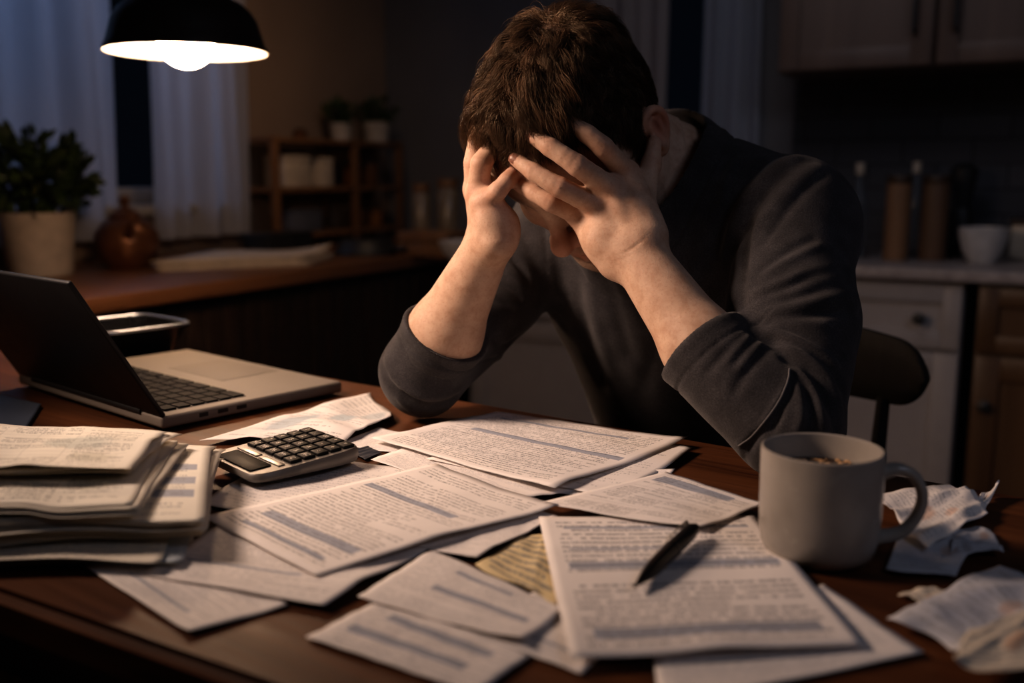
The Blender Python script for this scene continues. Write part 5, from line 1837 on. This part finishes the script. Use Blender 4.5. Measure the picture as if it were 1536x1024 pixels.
# ------------------------------------------------------------------ the pendant lamp and the lights
def build_lights():
    d = 1.60
    c = at(280, 79, d)
    t = thing('pendant_lamp', 'dark metal pendant lamp with a glowing white inside, hanging at the left', 'lamp', c)
    R = 118.0 / FPX * d
    pf = [(1, 0), (1.003, .004), (.968, .014), (.93, .030), (.885, .050), (.81, .065), (.70, .077), (.52, .087), (.30, .095), (.16, .100)]
    out = [(R * a, z) for a, z in pf]
    bm = bmesh.new(); add_lathe(bm, out, 72); o = obj('shade', recalc(bm), M_SHADE, t)
    inn = [(R, 0)] + [(R * (a - .025), z - .002) for a, z in pf[1:-1]] + [(0, .094)]
    bm = bmesh.new(); add_lathe(bm, inn, 72)
    i = obj('lining', recalc(bm), M_LINING, o); i['label'] = 'white enamel inside of the shade'
    bm = bmesh.new(); add_lathe(bm, [(R * .17, .098), (R * .17, .140), (R * .12, .152), (.006, .158), (0, .158)], 32); obj('cap', recalc(bm), M_SHADE, t)
    bm = bmesh.new(); add_tube(bm, [(0, 0, .155), (0, 0, ZC - c[2] - .02)], .0035, 10); obj('cord', bm, M_BLACK, t)
    bm = bmesh.new(); add_lathe(bm, [(0, ZC - c[2] - .03), (.05, ZC - c[2] - .03), (.055, ZC - c[2] - .001), (0, ZC - c[2] - .001)], 32); obj('ceiling_rose', recalc(bm), M_SHADE, t)
    bm = bmesh.new(); add_lathe(bm, [(0, .092), (.016, .092), (.017, .062), (0, .062)], 24); obj('socket', recalc(bm), M_PALE, t)
    bm = bmesh.new()
    rb = .046
    prof = [(.014, .066)] + [(rb * math.sin(a), .021 - rb * math.cos(a)) for a in np.linspace(2.75, 0, 20)]
    add_lathe(bm, prof, 40, M=None)
    obj('bulb', recalc(bm), M_BULB, t)

    def area(name, loc, aim, size, power, color, shape='DISK', spread=180):
        l = bpy.data.lights.new(name, 'AREA'); l.shape = shape; l.size = size; l.energy = power; l.color = color; l.spread = math.radians(spread)
        o = bpy.data.objects.new(name, l); C.objects.link(o); o.location = loc
        o.rotation_euler = (Vector(aim) - Vector(loc)).to_track_quat('-Z', 'Y').to_euler()
        return o
    area('key_light', (-.80, .86, 1.42), (.05, 1.05, .9), .30, KEY, (1, .73, .57), spread=84)  # added warm key from the left, well below the ceiling, no fixture
    area('warm_wall_fill', room(-1.55, 2.15, 1.85), room(PL, 2.55, .95), .25, WALLWASH, (1, .66, .42), spread=110)  # unseen warm fill added to brighten the left wall and curtain
    area('moonlight', room(PL - .45, 1.9, 1.9), room(PL + .5, 1.95, 1.1), 1.3, MOON, (.50, .66, 1.0), 'SQUARE')
    area('cool_fill', room(1.2, .2, 2.3), room(.0, 2.7, .6), .8, COOL_FILL, (.72, .78, 1.0), spread=120)  # added cool ambient fill inside the room; there is no hall
    area('back_wall_fill', room(-.55, 1.7, 2.36), room(-.75, QB, 1.45), .5, BACKWASH, (.92, .90, 1), spread=110)  # unseen fill added to lift the dark back wall behind the man
    w = bpy.data.worlds.new('night'); bpy.context.scene.world = w; w.use_nodes = True
    w.node_tree.nodes['Background'].inputs[0].default_value = (.20, .28, .45, 1); w.node_tree.nodes['Background'].inputs[1].default_value = .012
# ================================================================== camera
cd = bpy.data.cameras.new('camera')
co = bpy.data.objects.new('camera', cd); C.objects.link(co)
cd.sensor_fit = 'HORIZONTAL'; cd.sensor_width = 36.0
cd.lens = 36.0 * FPX / 1536.0
co.location = CAM; co.rotation_euler = (PI / 2 - PITCH, 0, 0)
cd.clip_start = .02
bpy.context.scene.camera = co
# ================================================================== MATERIALS AND ASSEMBLY
M_SKIN = skin_material(); M_FABRIC = fabric_material()
M_NAIL = plain('nail', (.47, .24, .17), .3)
M_TABLE = wood('table_wood', (.030, .010, .0045), (.165, .062, .024), 0, 1.0, .52)
M_TABLE.node_tree.nodes['Principled BSDF'].inputs['Specular IOR Level'].default_value = .22
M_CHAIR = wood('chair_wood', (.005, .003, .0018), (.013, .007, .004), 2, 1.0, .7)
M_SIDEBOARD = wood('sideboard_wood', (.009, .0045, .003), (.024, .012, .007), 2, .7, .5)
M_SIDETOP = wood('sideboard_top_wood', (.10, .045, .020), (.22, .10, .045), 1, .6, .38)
M_RACK = wood('rack_wood', (.11, .055, .025), (.24, .12, .05), 2, 1.0, .5)
M_DARKWOOD = wood('dark_lid_wood', (.03, .016, .009), (.07, .038, .02), 2, 1.0, .5)
M_CANISTER = wood('canister_wood', (.16, .085, .045), (.28, .16, .085), 2, 1.0, .5)
M_CANISTER2 = wood('canister_wood_dark', (.085, .05, .03), (.15, .085, .05), 2, 1.0, .5)
M_WOODCAB = wood('cabinet_wood', (.060, .030, .013), (.115, .058, .025), 2, .6, .45)
M_UPPER = wood('upper_cabinet_wood', (.125, .082, .062), (.19, .125, .095), 2, .5, .5)
M_WHITECAB = plain('white_cabinet_paint', (.31, .285, .28), .5, var=.04)
M_STONE = plain('stone_top', (.34, .30, .29), .35, var=.2, scale=40)
M_CALC = plain('calculator_casing', (.17, .155, .142), .4, .4, .2, var=.05)
M_KEY = plain('calculator_key', (.009, .008, .008), .55, .2)
M_LEGEND = plain('legend_print', (.55, .5, .45), .6)
M_GLASSBLACK = plain('display_glass', (.006, .0055, .0055), .5, .06)
M_CHROME = plain('chrome', (.42, .40, .38), .4, .5, 1.0, var=.03)
M_DARKMETAL = plain('dark_metal', (.06, .06, .065), .3, .5, 1.0)
M_BLACKMETAL = plain('black_metal', (.02, .02, .02), .45)
M_PEN = plain('pen_plastic', (.006, .006, .008), .3, .3)
M_MUG = plain('mug_glaze', (.335, .305, .275), .24, .5, var=.05, scale=60)
M_COFFEE = plain('coffee', (.035, .014, .006), .08)
M_LAPTOP = plain('laptop_base_metal', (.26, .23, .20), .65, .3, .2, var=.04)
M_LID = plain('laptop_lid_metal', (.022, .022, .025), .5, .35, .2, var=.05)
M_TRACKPAD = plain('trackpad', (.235, .205, .175), .7, .3, .1, var=.03)
M_KEY2 = plain('laptop_key', (.010, .009, .009), .7, .12)
M_RIM_GLINT = plain('dish_rim_glint', (.55, .60, .68), .3, .5, .8)  # pale bluish metal paints the window highlight onto the black dish's edge
M_BLACK = plain('black_plastic', (.012, .012, .013), .5)
M_GLOSSBLACK = plain('gloss_black', (.014, .015, .018), .16)
M_FRAME = plain('window_paint', (.30, .28, .26), .5)
M_PALE = plain('pale_card', (.50, .42, .33), .7)
M_SLATE = plain('slate_card', (.09, .095, .12), .7)
M_WHITE = plain('white_ceramic', (.46, .45, .45), .3)
M_WHITEPOT = plain('white_pot', (.42, .37, .32), .55)
M_SOIL = plain('soil', (.02, .013, .009), .95, bump=.5)
M_COPPER = plain('copper_brown', (.17, .075, .035), .32, .5, .55)
M_AMBER = plain('amber_glaze', (.20, .085, .025), .25)
M_AMBER2 = plain('brown_glaze', (.10, .045, .018), .3)
M_JAR = plain('dim_jar', (.17, .13, .09), .25)
M_PAPERBACK = plain('magazine_paper', (.52, .44, .35), .7)
M_SHADE = plain('lamp_shade_metal', (.020, .014, .011), .55, .3)
M_LINING = plain('white_enamel', (.85, .82, .76), .4, var=.02)


def special():
    k = Mat('leaf', .5)
    f = k.noise(k.coord(), 18, 3)
    k.set('Base Color', k.ramp(f, [(.3, (.012, .022, .006)), (.6, (.035, .06, .012)), (.8, (.10, .115, .022))]))
    g = Mat('bottle_glass', .08, (.35, .38, .42)); g.set('Transmission Weight', .85); g.set('IOR', 1.3)
    p = Mat('window_pane', .02, (.75, .82, .95)); p.set('Transmission Weight', 1.0); p.set('IOR', 1.05)
    b = Mat('bulb_glow', .4, (1, .9, .75)); b.set('Emission Color', (1, .66, .42, 1)); b.set('Emission Strength', BULB)
    def cloth(name, c, tr):
        q = Mat(name, .9, c, .1)
        n = q.node('ShaderNodeBsdfTranslucent'); n.inputs[0].default_value = (*c, 1)
        m = q.node('ShaderNodeMixShader'); m.inputs[0].default_value = tr
        q.link(q.b.outputs[0], m.inputs[1]); q.link(n.outputs[0], m.inputs[2])
        q.link(m.outputs[0], q.nt.nodes['Material Output'].inputs[0])
        w = q.noise(q.coord('Object', (300, 300, 8)), 1.0, 2)
        q.bump(w, .2, .001)
        return q.m
    return k.m, g.m, p.m, b.m, cloth('sheer_curtain', (.52, .52, .55), .5), cloth('brown_curtain', (.40, .345, .33), .3), cloth('grey_curtain', (.36, .37, .42), .3)


BULB, KEY, MOON, COOL_FILL, WALLWASH, BACKWASH = 125.0, 3.9, 8.5, 4.0, .9, 1.6
M_LEAF, M_GLASSGREY, M_PANE, M_BULB, M_CURTAIN, M_CURTAIN2, M_CURTAIN3 = special()

build_room(); build_counter_things(); build_lights()
build_table(); build_papers(); build_calculator(); build_pen(); build_mug(); build_laptop(); build_dish(); build_folder(); build_chair()
root, off, body = build_person()
build_top(root, off); build_lower(root, off); build_hair(root, off); paint_scalp(body, off)

sc = bpy.context.scene
cd.dof.use_dof = True
cd.dof.focus_distance = .935
cd.dof.aperture_fstop = cd.lens / 1000.0 / .0115
cd.dof.aperture_blades = 0
sc.view_settings.view_transform = 'Standard'
sc.view_settings.look = 'Medium High Contrast'
sc.view_settings.exposure = -0.25
sc.cycles.use_denoising = True
sc.cycles.max_bounces = 8
sc.cycles.sample_clamp_indirect = 4.0
